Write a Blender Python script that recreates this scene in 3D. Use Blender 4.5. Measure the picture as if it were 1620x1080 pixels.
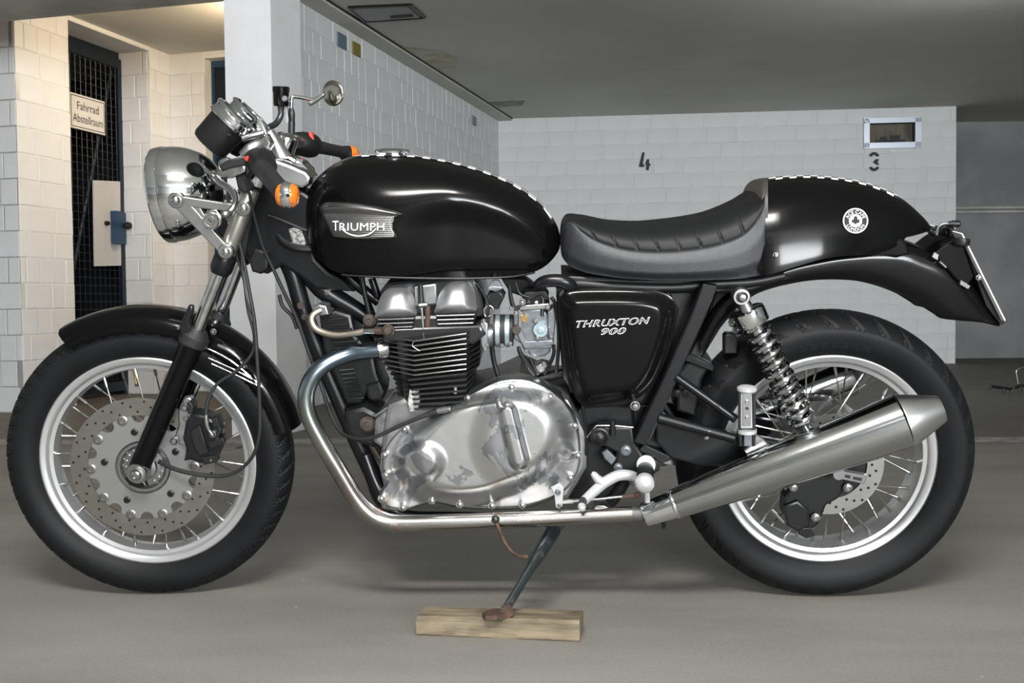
import bpy, math, random
from mathutils import Vector, Matrix
random.seed(7)
for o in list(bpy.data.objects): bpy.data.objects.remove(o)
sc = bpy.context.scene
COL = sc.collection
PI = math.pi
# ------------------------------------------------------------------ camera
F, PITCH, ROLL, YAW, HC = 1700.0, 0.0346, -0.0102, 0.0408, 0.6488
fw = Vector((-math.sin(YAW)*math.cos(PITCH), math.cos(YAW)*math.cos(PITCH), -math.sin(PITCH)))
r0 = Vector((math.cos(YAW), math.sin(YAW), 0)); u0 = r0.cross(fw)
rt = r0*math.cos(ROLL) + u0*math.sin(ROLL); up = u0*math.cos(ROLL) - r0*math.sin(ROLL)
CAM = Vector((0, 0, HC))
cd = bpy.data.cameras.new('camera'); cam = bpy.data.objects.new('camera', cd); COL.objects.link(cam)
M = Matrix.Identity(4)
for i in range(3):
    M[i][0], M[i][1], M[i][2], M[i][3] = rt[i], up[i], -fw[i], CAM[i]
cam.matrix_world = M
cd.sensor_width = 36.0; cd.lens = F/1620*36; cd.clip_start = .05; cd.clip_end = 200
sc.camera = cam
sc.view_settings.view_transform = 'Standard'; sc.view_settings.look = 'None'
sc.view_settings.gamma = 1; sc.view_settings.use_curve_mapping = False
sc.view_settings.exposure = 0.0
w = bpy.data.worlds.new('garage_air'); sc.world = w; w.use_nodes = True
w.node_tree.nodes['Background'].inputs[0].default_value = (.55, .6, .62, 1)
w.node_tree.nodes['Background'].inputs[1].default_value = .02
def area(name, loc, target, sx, sy, power, col):
    l = bpy.data.lights.new(name, 'AREA'); l.shape = 'RECTANGLE'; l.size = sx; l.size_y = sy; l.energy = power; l.color = col
    o = bpy.data.objects.new(name, l); COL.objects.link(o); o.location = loc
    d = Vector(target) - Vector(loc); o.rotation_euler = d.to_track_quat('-Z', 'Y').to_euler(); return o
area('fluorescent_and_fill', (-.1, -.1, 2.42), (-.1, 2.3, .3), 1.2, .4, 125, (1, .97, .94))
area('fluorescent_and_fill', (2.4, 6.4, 2.52), (1.2, 11.5, 1.2), 1.6, .3, 22, (.97, .985, 1))  # added fill that brightens the back wall, no known fitting there
area('fluorescent_and_fill', (.3, -3.6, 2.5), (.3, -4.2, 0), 2.4, .4, 60, (1, .99, .97))  # unseen fill added to light the surroundings mirrored in chrome and paint
area('entrance_daylight', (2.3, -7.0, 1.3), (.4, 2.0, .9), 5.2, 1.8, 1450, (.95, .975, 1))
pl = bpy.data.lights.new('corridor_lamp', 'POINT'); pl.energy = 50; pl.color = (1, .76, .5); pl.shadow_soft_size = .12
plo = bpy.data.objects.new('corridor_lamp', pl); COL.objects.link(plo); plo.location = (-1.75, 6.9, 2.45)

# ------------------------------------------------------------------ materials
def C4(c): return (c[0], c[1], c[2], 1)
def mat(name, col, rough=.5, metal=0, coat=0, noise=None, bump=None, spec=.5, rough_noise=0, aniso=0, stretch=None, sheen=0, coords='Object', trans=0, emis=None):
    m = bpy.data.materials.new(name); m.use_nodes = True; nt = m.node_tree; N = nt.nodes; L = nt.links
    b = N['Principled BSDF']
    b.inputs['Base Color'].default_value = C4(col); b.inputs['Roughness'].default_value = rough
    b.inputs['Metallic'].default_value = metal; b.inputs['Coat Weight'].default_value = coat
    b.inputs['Coat Roughness'].default_value = .13; b.inputs['Specular IOR Level'].default_value = spec
    b.inputs['Anisotropic'].default_value = aniso; b.inputs['Transmission Weight'].default_value = trans
    if emis: b.inputs['Emission Color'].default_value = C4(emis[0]); b.inputs['Emission Strength'].default_value = emis[1]
    if noise or bump or rough_noise:
        tc = N.new('ShaderNodeTexCoord'); mp = N.new('ShaderNodeMapping'); L.new(tc.outputs[coords], mp.inputs[0])
        if stretch: mp.inputs['Scale'].default_value = stretch
    if noise:      # (scale, other colour, low, high[, detail])
        n = N.new('ShaderNodeTexNoise'); n.inputs['Scale'].default_value = noise[0]; n.inputs['Detail'].default_value = noise[4] if len(noise) > 4 else 5
        L.new(mp.outputs[0], n.inputs[0])
        r = N.new('ShaderNodeValToRGB'); r.color_ramp.elements[0].position = noise[2]; r.color_ramp.elements[1].position = noise[3]
        r.color_ramp.elements[0].color = C4(noise[1]); r.color_ramp.elements[1].color = C4(col)
        L.new(n.outputs[0], r.inputs[0]); L.new(r.outputs[0], b.inputs['Base Color'])
    if rough_noise:
        n = N.new('ShaderNodeTexNoise'); n.inputs['Scale'].default_value = (noise[0]*1.7 if noise else 20)
        L.new(mp.outputs[0], n.inputs[0]); q = N.new('ShaderNodeMapRange')
        q.inputs['To Min'].default_value = max(0, rough-rough_noise); q.inputs['To Max'].default_value = rough+rough_noise
        q.inputs['From Min'].default_value = .3; q.inputs['From Max'].default_value = .7
        L.new(n.outputs[0], q.inputs[0]); L.new(q.outputs[0], b.inputs['Roughness'])
    if bump:       # (scale, strength, distance)
        n = N.new('ShaderNodeTexNoise'); n.inputs['Scale'].default_value = bump[0]; n.inputs['Detail'].default_value = 6
        L.new(mp.outputs[0], n.inputs[0]); k = N.new('ShaderNodeBump'); k.inputs['Strength'].default_value = bump[1]; k.inputs['Distance'].default_value = bump[2]
        L.new(n.outputs[0], k.inputs['Height']); L.new(k.outputs[0], b.inputs['Normal'])
    return m
PAINT = mat('black_gloss_paint', (.0022, .0022, .0025), .3, 0, .42, spec=.02)
SATIN = mat('black_frame_enamel', (.005, .0055, .007), .3, spec=.4)
PLAST = mat('black_plastic', (.006, .0063, .007), .42, spec=.4)
RUB = mat('black_rubber', (.009, .0095, .011), .6, bump=(60, .1, .002))
TYRE = mat('tyre_rubber', (.0062, .0067, .0078), .55, noise=(9, (.0045, .0048, .0055), .35, .65), bump=(70, .15, .001), spec=.2)
CHROME = mat('chrome', (.80, .825, .85), .07, 1)
CHROMEW = mat('worn_chrome', (.60, .615, .625), .16, 1, noise=(30, (.46, .465, .46), .35, .6), rough_noise=.08)
STEEL = mat('polished_steel', (.475, .49, .50), .12, 1)
STEELT = mat('brushed_steel_cone', (.60, .615, .63), .3, 1)
SATAL = mat('satin_aluminium', (.44, .445, .45), .3, 1, noise=(25, (.38, .385, .39), .3, .7))
DOMEM = mat('burnished_cover_alloy', (.74, .75, .77), .5, 1, noise=(18, (.55, .56, .58), .3, .65))
CASTAL = mat('cast_aluminium', (.36, .375, .385), .38, .9, noise=(40, (.27, .27, .27), .3, .65), bump=(180, .15, .0006))
RIMAL = mat('rim_aluminium', (.70, .71, .725), .3, .85)
SPOKE = mat('spoke_steel', (.55, .53, .5), .22, 1)
DISC = mat('brake_disc_steel', (.30, .29, .275), .36, .9, noise=(18, (.25, .235, .21), .3, .7))
DISC2 = mat('rear_disc_steel', (.43, .43, .42), .33, .85, noise=(18, (.37, .37, .35), .3, .7))
CARRIER = mat('disc_carrier_aluminium', (.28, .28, .275), .4, .7)
FORKSH = mat('fork_cover_satin', (.34, .335, .30), .32, .85)
ZINC = mat('zinc_bolt', (.33, .33, .325), .36, 1)
WHITEPART = mat('lever_aluminium_blasted', (.47, .48, .49), .42, .35)
RUST = mat('rusty_steel', (.10, .055, .035), .7, .3, noise=(60, (.045, .03, .025), .35, .65))
RUSTCAP = mat('rusty_plug', (.075, .05, .038), .65, .2, noise=(90, (.035, .03, .027), .35, .65))
STAND = mat('worn_black_enamel', (.014, .019, .021), .35, 0, .3, noise=(50, (.05, .05, .045), .25, .4))
AMBER = mat('amber_lens', (.75, .20, .015), .12, 0, .6, noise=(140, (.5, .09, .0), .3, .65), trans=.15)
RED = mat('red_switch', (.75, .03, .02), .4)
WHITE = mat('white_lettering', (.82, .83, .84), .4)
BRASS = mat('brass', (.5, .33, .11), .3, .9)
LEATHER = mat('seat_vinyl', (.020, .023, .028), .5, noise=(60, (.014, .016, .020), .3, .7), bump=(420, .5, .0008), spec=.55)
LEATHTOP = mat('seat_top_vinyl', (.006, .007, .0078), .55, bump=(420, .25, .0005), spec=.3)
STITCH = mat('seat_stitching', (.12, .125, .13), .6)
DARKM = mat('dark_engine_metal', (.008, .0085, .0095), .38, .2, bump=(200, .1, .0005))
FINB = mat('black_engine_enamel', (.010, .0105, .012), .3, 0, .3)
BRAID = mat('braided_steel_hose', (.42, .38, .31), .35, .9, bump=(600, .9, .001))
GREY = mat('grey_carburettor_alloy', (.24, .26, .285), .36, .7, noise=(60, (.15, .165, .18), .3, .65))
GLASS = mat('mirror_glass_back', (.40, .39, .33), .18, 1)
LENS = mat('headlamp_glass', (.8, .82, .82), .08, 0, .5, trans=.85)
WOOD = mat('weathered_timber', (.215, .175, .115), .75, noise=(9, (.10, .078, .05), .34, .62, 9), stretch=(1, 5, 5), bump=(30, .5, .003))
# engine cover: polished alloy, lacquer flaking off in patches
def case_mat():
    m = bpy.data.materials.new('polished_case_alloy'); m.use_nodes = True; nt = m.node_tree; N = nt.nodes; L = nt.links; b = N['Principled BSDF']
    tc = N.new('ShaderNodeTexCoord')
    n = N.new('ShaderNodeTexNoise'); n.inputs['Scale'].default_value = 9; n.inputs['Detail'].default_value = 9; n.inputs['Roughness'].default_value = .62; n.inputs['Distortion'].default_value = .9
    L.new(tc.outputs['Object'], n.inputs[0])
    r = N.new('ShaderNodeValToRGB'); e = r.color_ramp.elements
    e[0].position = .43; e[0].color = (.37, .39, .42, 1); e[1].position = .45; e[1].color = (.74, .76, .78, 1)
    n2 = r.color_ramp.elements.new(.50); n2.color = (.66, .68, .70, 1)
    n3 = r.color_ramp.elements.new(.7); n3.color = (.74, .76, .77, 1)
    L.new(n.outputs[0], r.inputs[0]); L.new(r.outputs[0], b.inputs['Base Color'])
    q = N.new('ShaderNodeMapRange'); q.inputs['From Min'].default_value = .38; q.inputs['From Max'].default_value = .44; q.inputs['To Min'].default_value = .4; q.inputs['To Max'].default_value = .3
    L.new(n.outputs[0], q.inputs[0]); L.new(q.outputs[0], b.inputs['Roughness']); b.inputs['Metallic'].default_value = 1
    k = N.new('ShaderNodeTexNoise'); k.inputs['Scale'].default_value = 22; L.new(tc.outputs['Object'], k.inputs[0])
    bp = N.new('ShaderNodeBump'); bp.inputs['Strength'].default_value = .05; bp.inputs['Distance'].default_value = .003
    L.new(k.outputs[0], bp.inputs['Height']); L.new(bp.outputs[0], b.inputs['Normal']); return m
CASE = case_mat()
def header_mat():
    m = bpy.data.materials.new('heat_tinted_header_pipe'); m.use_nodes = True; nt = m.node_tree; N = nt.nodes; L = nt.links; b = N['Principled BSDF']
    b.inputs['Metallic'].default_value = 1; b.inputs['Roughness'].default_value = .2
    tc = N.new('ShaderNodeTexCoord'); sp = N.new('ShaderNodeSeparateXYZ'); L.new(tc.outputs['Object'], sp.inputs[0])
    n = N.new('ShaderNodeTexNoise'); n.inputs['Scale'].default_value = 14; n.inputs['Detail'].default_value = 6; L.new(tc.outputs['Object'], n.inputs[0])
    # height along the pipe: blue tint high, brown scorch low, bare steel behind
    a = N.new('ShaderNodeMath'); a.operation = 'MULTIPLY_ADD'; a.inputs[1].default_value = .10; L.new(n.outputs[0], a.inputs[0]); L.new(sp.outputs[2], a.inputs[2])
    r = N.new('ShaderNodeValToRGB'); e = r.color_ramp.elements
    e[0].position = .26; e[0].color = (.34, .335, .33, 1); e[1].position = .62; e[1].color = (.17, .22, .28, 1)
    for p, c in ((.30, (.36, .345, .33)), (.36, (.27, .245, .23)), (.45, (.35, .35, .325)), (.54, (.27, .31, .30))):
        q = e.new(p); q.color = C4(c)
    L.new(a.outputs[0], r.inputs[0])
    n2 = N.new('ShaderNodeTexNoise'); n2.inputs['Scale'].default_value = 20; n2.inputs['Detail'].default_value = 8; L.new(tc.outputs['Object'], n2.inputs[0])
    r2 = N.new('ShaderNodeValToRGB'); r2.color_ramp.elements[0].position = .56; r2.color_ramp.elements[1].position = .66
    L.new(n2.outputs[0], r2.inputs[0])
    lo = N.new('ShaderNodeMapRange'); lo.inputs['From Min'].default_value = .33; lo.inputs['From Max'].default_value = .27; L.new(sp.outputs[2], lo.inputs[0])
    xm = N.new('ShaderNodeMapRange'); xm.inputs['From Min'].default_value = 0; xm.inputs['From Max'].default_value = -.15; L.new(sp.outputs[0], xm.inputs[0])
    mu = N.new('ShaderNodeMath'); mu.operation = 'MULTIPLY'; L.new(r2.outputs[0], mu.inputs[0]); L.new(lo.outputs[0], mu.inputs[1])
    mu2 = N.new('ShaderNodeMath'); mu2.operation = 'MULTIPLY'; L.new(mu.outputs[0], mu2.inputs[0]); L.new(xm.outputs[0], mu2.inputs[1])
    mx = N.new('ShaderNodeMixRGB'); mx.inputs[2].default_value = (.30, .17, .11, 1)
    L.new(mu2.outputs[0], mx.inputs[0]); L.new(r.outputs[0], mx.inputs[1]); L.new(mx.outputs[0], b.inputs['Base Color'])
    rr = N.new('ShaderNodeMapRange'); rr.inputs['To Min'].default_value = .25; rr.inputs['To Max'].default_value = .5; L.new(mu2.outputs[0], rr.inputs[0]); L.new(rr.outputs[0], b.inputs['Roughness'])
    return m
HEADER = header_mat()
WALLP = mat('white_masonry_paint', (.70, .72, .73), .7, noise=(2.5, (.63, .65, .655), .35, .65), bump=(45, .25, .004))
WALLM = mat('painted_mortar', (.68, .70, .71), .85, noise=(3, (.56, .57, .57), .3, .6), bump=(60, .3, .004))
WALLC = mat('painted_plaster', (.76, .78, .80), .7, noise=(3, (.70, .71, .72), .35, .65), bump=(30, .25, .004))
CONC = mat('raw_concrete', (.66, .64, .60), .85, noise=(3.5, (.45, .44, .40), .35, .65, 8), bump=(25, .5, .006))
CONCG = mat('grey_concrete_wall', (.30, .31, .315), .85, noise=(1.6, (.20, .21, .21), .35, .65, 8), bump=(20, .4, .006))
CEIL = mat('ceiling_concrete', (.58, .58, .54), .9, noise=(.9, (.50, .50, .45), .35, .65, 6), bump=(30, .2, .004))
STAIN = mat('damp_stain', (.40, .37, .25), .9, noise=(5, (.52, .51, .45), .45, .6))
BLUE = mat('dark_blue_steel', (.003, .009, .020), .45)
BLUEL = mat('blue_lock_steel', (.02, .055, .11), .4)
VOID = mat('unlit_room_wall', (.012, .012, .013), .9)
LINE = mat('worn_bay_line', (.34, .34, .33), .8, noise=(12, (.2, .195, .18), .4, .6))
SIGNW = mat('white_sign_enamel', (.74, .72, .68), .35)
INK = mat('black_paint_mark', (.012, .012, .014), .6)
def floor_mat():
    m = bpy.data.materials.new('worn_concrete_floor'); m.use_nodes = True; nt = m.node_tree; N = nt.nodes; L = nt.links; b = N['Principled BSDF']
    tc = N.new('ShaderNodeTexCoord'); mp = N.new('ShaderNodeMapping'); mp.inputs['Scale'].default_value = (.5, 1.6, 1); L.new(tc.outputs['Object'], mp.inputs[0])
    n = N.new('ShaderNodeTexNoise'); n.inputs['Scale'].default_value = 1.6; n.inputs['Detail'].default_value = 9; n.inputs['Roughness'].default_value = .6; L.new(mp.outputs[0], n.inputs[0])
    r = N.new('ShaderNodeValToRGB'); r.color_ramp.elements[0].position = .3; r.color_ramp.elements[1].position = .7
    r.color_ramp.elements[0].color = (.165, .158, .143, 1); r.color_ramp.elements[1].color = (.245, .236, .217, 1); L.new(n.outputs[0], r.inputs[0])
    n2 = N.new('ShaderNodeTexNoise'); n2.inputs['Scale'].default_value = 160; n2.inputs['Detail'].default_value = 3; L.new(tc.outputs['Object'], n2.inputs[0])
    mx = N.new('ShaderNodeMixRGB'); mx.blend_type = 'OVERLAY'; mx.inputs[0].default_value = .22; L.new(r.outputs[0], mx.inputs[1]); L.new(n2.outputs[0], mx.inputs[2])
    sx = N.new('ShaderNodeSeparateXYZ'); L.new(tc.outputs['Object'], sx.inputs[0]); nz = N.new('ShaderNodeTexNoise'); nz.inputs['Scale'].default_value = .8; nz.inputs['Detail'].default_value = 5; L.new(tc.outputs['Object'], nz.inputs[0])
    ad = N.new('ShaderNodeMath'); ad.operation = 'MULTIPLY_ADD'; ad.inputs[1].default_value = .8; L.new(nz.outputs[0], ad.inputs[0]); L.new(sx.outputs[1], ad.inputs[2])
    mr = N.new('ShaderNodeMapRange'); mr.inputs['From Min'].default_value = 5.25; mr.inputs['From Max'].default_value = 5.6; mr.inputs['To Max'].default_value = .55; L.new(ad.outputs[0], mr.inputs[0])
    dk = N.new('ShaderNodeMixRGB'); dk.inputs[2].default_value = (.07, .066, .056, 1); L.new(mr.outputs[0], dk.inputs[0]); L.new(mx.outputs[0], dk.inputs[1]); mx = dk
    # pale and dark crumbs
    v = N.new('ShaderNodeTexVoronoi'); v.inputs['Scale'].default_value = 9; L.new(tc.outputs['Object'], v.inputs[0])
    cr = N.new('ShaderNodeMath'); cr.operation = 'LESS_THAN'; cr.inputs[1].default_value = .022; L.new(v.outputs['Distance'], cr.inputs[0])
    m2 = N.new('ShaderNodeMixRGB'); m2.inputs[2].default_value = (.5, .5, .48, 1); L.new(cr.outputs[0], m2.inputs[0]); L.new(mx.outputs[0], m2.inputs[1])
    L.new(m2.outputs[0], b.inputs['Base Color']); b.inputs['Roughness'].default_value = .62; b.inputs['Specular IOR Level'].default_value = .35
    bp = N.new('ShaderNodeBump'); bp.inputs['Strength'].default_value = .25; bp.inputs['Distance'].default_value = .003; L.new(n2.outputs[0], bp.inputs['Height']); L.new(bp.outputs[0], b.inputs['Normal'])
    return m
FLOOR = floor_mat()

# ------------------------------------------------------------------ mesh helpers
class MB:
    def __init__(s): s.v = []; s.f = []
    def add(s, vs, fs):
        k = len(s.v); s.v += [Vector(v) for v in vs]; s.f += [tuple(i+k for i in f) for f in fs]; return s
    def mirrored(s, both=False):
        n = MB(); n.v = [Vector((v.x, -v.y, v.z)) for v in s.v]; n.f = [tuple(reversed(f)) for f in s.f]
        if both: n.add(s.v, s.f)
        return n
    def build(s, name, m, parent=None, angle=35, origin=None, matrix=None):
        me = bpy.data.meshes.new(name)
        o0 = Vector(origin) if origin is not None else Vector((0, 0, 0))
        me.from_pydata([v-o0 for v in s.v], [], s.f); me.update()
        me.polygons.foreach_set('use_smooth', [True]*len(me.polygons))
        me.set_sharp_from_angle(angle=math.radians(angle))
        me.materials.append(m)
        o = bpy.data.objects.new(name, me); COL.objects.link(o); o.location = o0
        if matrix is not None: o.matrix_local = matrix
        if parent: o.parent = parent
        return o
def box(mb, c, sx, sy, sz, ax=None, ay=None, az=None, bev=0):
    c = Vector(c); ax = Vector(ax or (1, 0, 0)).normalized(); ay = Vector(ay or (0, 1, 0)).normalized(); az = Vector(az or (0, 0, 1)).normalized()
    if not bev:
        vs = [c+ax*sx/2*i+ay*sy/2*j+az*sz/2*k for i in (-1, 1) for j in (-1, 1) for k in (-1, 1)]
        return mb.add(vs, [(0, 1, 3, 2), (4, 6, 7, 5), (0, 4, 5, 1), (2, 3, 7, 6), (0, 2, 6, 4), (1, 5, 7, 3)])
    # chamfered along all edges of the -y side (seen face) and around z/x
    hx, hy, hz, b = sx/2, sy/2, sz/2, bev
    lay = [(hx, -hy+b*0+2*hy, hz), (hx, -hy+b, hz), (hx-b, -hy, hz-b)]
    vs = []
    for (X, Y, Z) in lay:
        for (i, k) in ((-1, -1), (1, -1), (1, 1), (-1, 1)): vs.append(c+ax*X*i+ay*Y+az*Z*k)
    fs = [(8, 9, 10, 11)]
    for l in (0, 1):
        for i in range(4):
            j = (i+1) % 4; fs.append((l*4+i, l*4+j, l*4+4+j, l*4+4+i))
    return mb.add(vs, fs)
def frame_of(t):
    t = t.normalized(); a = Vector((0, 0, 1)) if abs(t.z) < .9 else Vector((1, 0, 0))
    x = t.cross(a).normalized(); return x, t.cross(x).normalized()
def tube(mb, pts, rad, n=12, caps=True, closed=False, flat=None):
    pts = [Vector(p) for p in pts]; m = len(pts)
    if not hasattr(rad, '__len__'): rad = [rad]*m
    T = []
    for i in range(m):
        a = pts[(i-1) % m] if (closed or i > 0) else pts[i]; b = pts[(i+1) % m] if (closed or i < m-1) else pts[i]
        T.append((b-a).normalized())
    x, y = frame_of(T[0]); vs = []
    if flat is not None:
        x = Vector(flat)
    for i in range(m):
        x = (x - T[i]*x.dot(T[i])).normalized(); y = T[i].cross(x)
        r = rad[i]; rx, ry = (r if hasattr(r, '__len__') else (r, r))
        for k in range(n):
            a = 2*PI*k/n; vs.append(pts[i]+x*rx*math.cos(a)+y*ry*math.sin(a))
    fs = []
    for i in range(m if closed else m-1):
        j = (i+1) % m
        for k in range(n):
            l = (k+1) % n; fs.append((i*n+k, i*n+l, j*n+l, j*n+k))
    if caps and not closed:
        fs.append(tuple(reversed(range(n)))); fs.append(tuple((m-1)*n+k for k in range(n)))
    return mb.add(vs, fs)
def lathe(mb, c, axis, prof, n=32, a0=0, a1=2*PI, ring=False):
    c = Vector(c); t = Vector(axis).normalized(); x, y = frame_of(t); m = len(prof); vs = []
    full = abs(a1-a0-2*PI) < 1e-6; q = n if full else n+1
    for (h, r) in prof:
        for k in range(q):
            a = a0+(a1-a0)*k/n; vs.append(c+t*h+x*r*math.cos(a)+y*r*math.sin(a))
    fs = []
    for i in range(m if ring else m-1):
        j = (i+1) % m
        for k in range(n):
            l = (k+1) % q; fs.append((i*q+k, j*q+k, j*q+l, i*q+l))
    if not ring and full:
        if prof[0][1] > 1e-6: fs.append(tuple(range(n)))
        if prof[-1][1] > 1e-6: fs.append(tuple(reversed([(m-1)*n+k for k in range(n)])))
    return mb.add(vs, fs)
def crom(P, k=8, closed=False):
    P = [tuple(p) for p in P]; n = len(P); out = []
    for i in range(n if closed else n-1):
        p0 = P[(i-1) % n] if (closed or i > 0) else P[i]; p1 = P[i]; p2 = P[(i+1) % n]
        p3 = P[(i+2) % n] if (closed or i < n-2) else P[(i+1) % n]
        for j in range(k):
            t = j/k
            out.append(tuple(.5*((2*b)+(-a+c)*t+(2*a-5*b+4*c-d)*t*t+(-a+3*b-3*c+d)*t**3) for a, b, c, d in zip(p0, p1, p2, p3)))
    if not closed: out.append(P[-1])
    return out
def interp(T, x):
    if x <= T[0][0]: return T[0][1]
    for (a, b), (c, d) in zip(T, T[1:]):
        if x <= c:
            return b+(d-b)*(x-a)/(c-a) if c > a else d
    return T[-1][1]
def smooth(a, b, x):
    t = max(0, min(1, (x-a)/(b-a))); return t*t*(3-2*t)
_tc = {}
def text2d(s, extrude=0, offset=0, shear=0, space=1.0, res=3):
    c = bpy.data.curves.new('lettering', 'FONT'); c.body = s; c.extrude = extrude; c.offset = offset; c.shear = shear; c.align_x = 'CENTER'; c.resolution_u = res
    c.space_character = space
    o = bpy.data.objects.new('lettering', c); COL.objects.link(o); dg = bpy.context.evaluated_depsgraph_get(); dg.update()
    me = o.evaluated_get(dg).to_mesh(); v = [tuple(x.co) for x in me.vertices]; f = [tuple(p.vertices) for p in me.polygons]
    o.evaluated_get(dg).to_mesh_clear(); bpy.data.objects.remove(o); bpy.data.curves.remove(c)
    return v, f
def tag(o, label=None, cat=None, group=None, kind=None):
    if label: o['label'] = label
    if cat: o['category'] = cat
    if group: o['group'] = group
    if kind: o['kind'] = kind
    return o

# ------------------------------------------------------------------ rays: a photo pixel met with a real plane of the place
def ray(px, py): return fw + rt*((px-810)/F) - up*((py-540)/F)
def G(px, py, z=0.0):
    d = ray(px, py); return CAM + d*((z-HC)/d.z)
def onplane(px, py, p0, n):
    d = ray(px, py); p0 = Vector(p0); n = Vector(n); return CAM + d*((p0-CAM).dot(n)/d.dot(n))

# ================================================================== SETTING
H = 2.6
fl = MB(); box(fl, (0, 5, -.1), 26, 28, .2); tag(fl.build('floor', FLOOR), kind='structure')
BL = G(788, 188, H); BR = G(1513, 168, H)          # back wall ends at ceiling height
SF = G(479, 0, H)                                   # side wall, nearest visible point
D = (BL-SF); D.z = 0; D.normalize()                 # direction of the side wall, away
Pn = Vector((-D.y, D.x, 0))                         # to the left of it
ce = MB()
box(ce, (0, 5, H+.1), 26, 28, .2)
ceo = tag(ce.build('ceiling', CEIL), kind='structure')
def wallbox(name, a, b, z0, z1, th, m, parent=None, struct=True):
    """upright slab whose seen face runs a->b (seen from the side of the camera), thickness behind"""
    a = Vector((a[0], a[1], 0)); b = Vector((b[0], b[1], 0)); d = (b-a).normalized(); n = Vector((-d.y, d.x, 0))
    if n.dot(a-CAM) < 0: n = -n
    mb = MB(); box(mb, (a+b)/2+n*th/2+Vector((0, 0, (z0+z1)/2)), (b-a).length, th, z1-z0, d, n)
    o = mb.build(name, m, parent)
    if struct and not parent: tag(o, kind='structure')
    return o, d, n
brick_cache = {}
def brick_mesh(L, Hh, m):
    k = (round(L, 3), round(Hh, 3), m.name)
    if k in brick_cache: return brick_cache[k]
    mb = MB(); box(mb, (0, 0, 0), L, .02, Hh, bev=.003)
    me = bpy.data.meshes.new('brick'); me.from_pydata([tuple(v) for v in mb.v], [], mb.f); me.update(); me.materials.append(m)
    brick_cache[k] = me; return me
def lay_bricks(parent, a, b, z0, courses, ch, lens, m, skip=None, limit=300, joint=.006, seed=1, top_first=True, prouder=.0):
    rnd = random.Random(seed)
    a = Vector((a[0], a[1], 0)); b = Vector((b[0], b[1], 0)); d = (b-a).normalized(); n = Vector((-d.y, d.x, 0))
    if n.dot(a-CAM) > 0: n = -n                     # towards the camera
    L = (b-a).length; cnt = 0; stuff = MB(); rot = math.atan2(d.y, d.x)
    if (Matrix.Rotation(rot, 3, 'Z') @ Vector((0, -1, 0))).dot(n) < 0: rot += PI
    rows = range(courses-1, -1, -1) if top_first else range(courses)
    for r in rows:
        x = -rnd.random()*.1 - (.06 if r % 2 else 0)
        while x < L:
            bl = rnd.choice(lens); x0 = max(0, x); x1 = min(L, x+bl)
            x += bl
            if x1-x0 < .04: continue
            zc = z0+(r+.5)*ch
            if skip and skip((x0+x1)/2, zc, x0, x1): continue
            ln = round((x1-x0-joint)/.02)*.02 if (x1-x0) < bl-1e-6 else bl-joint
            ln = max(.03, ln)
            off = prouder + .0 + rnd.uniform(-.0015, .0015)
            p = a+d*((x0+x1)/2)+n*(-.0072+off)+Vector((0, 0, zc))
            if cnt < limit:
                o = bpy.data.objects.new('brick', brick_mesh(ln, ch-joint, m)); COL.objects.link(o)
                o.location = p; o.rotation_euler = (0, 0, rot); o.parent = parent; cnt += 1
            else:
                box(stuff, p, ln, .02, ch-joint, d, -n, bev=.0035)
    if stuff.v: tag(stuff.build('lower_brickwork', m, parent), kind='stuff')
    return cnt
bw, bd, bn = wallbox('wall_back', BL-(BR-BL).normalized()*.0, BR, 0, H, .24, WALLM)
lay_bricks(bw, BL, BR, .0, 17, H/17, (.30, .30, .305, .24), WALLP, seed=3, limit=298)
toC = (-bn).normalized()
# side wall runs on towards the camera behind the pillar
SN = SF - D*.3
sw, sd, sn = wallbox('wall_side', SN, BL, 0, H, .09, WALLM)
lay_bricks(sw, SF-D*.25, BL, .0, 16, H/16, (.125, .125, .125, .25, .25, .19), WALLP, seed=5, limit=298, joint=.007)
# concrete ledge with a dark joint where the side wall meets the slab
lw = MB(); sr = -Pn
q0 = SN+sr*.0; box(lw, (SN+BL)/2+sr*.075+Vector((0, 0, -.012)), (BL-SN).length, .15, .024, D, sr, (0, 0, 1))
le = lw.build('trim_1', CEIL); tag(le, kind='structure')
lj = MB(); box(lj, (SN+BL)/2+sr*.155+Vector((0, 0, -.004)), (BL-SN).length, .012, .012, D, sr, (0, 0, 1)); lj.build('dark_joint', INK, le)
# pillar
PF = G(440, 690); tt = 0.0
# left edge: walk along Pn until it projects to x=357
def proj(p):
    d = Vector(p)-CAM; return 810+F*d.dot(rt)/d.dot(fw), 540-F*d.dot(up)/d.dot(fw)
def walk(p, dirv, xt, z=None, lo=0., hi=8.):
    p = Vector(p)
    if z is not None: p.z = z
    s0 = proj(p+dirv*lo)[0]-xt
    for _ in range(50):
        mid = (lo+hi)/2
        if (proj(p+dirv*mid)[0]-xt)*s0 > 0: lo = mid
        else: hi = mid
    return lo
pw = walk(PF, Pn, 360, z=1.2, hi=2.0); pd = walk(PF, D, 480, z=1.2, hi=3.0)
pmb = MB(); box(pmb, PF+Pn*pw/2+D*pd/2+Vector((0, 0, H/2)), pw, pd, H, Pn, D, bev=0)
pil = tag(pmb.build('pillar', WALLC), kind='structure')
# beam from the pillar to the left
bm = MB(); bp0 = G(357, 2, 2.2); bb = Vector((bp0.x, bp0.y, 0))
box(bm, bb+Pn*3.0-D*.25+Vector((0, 0, 2.2+.2)), 6.0, .5, .40, Pn, D); tag(bm.build('beam', CONC), kind='structure')
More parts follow.
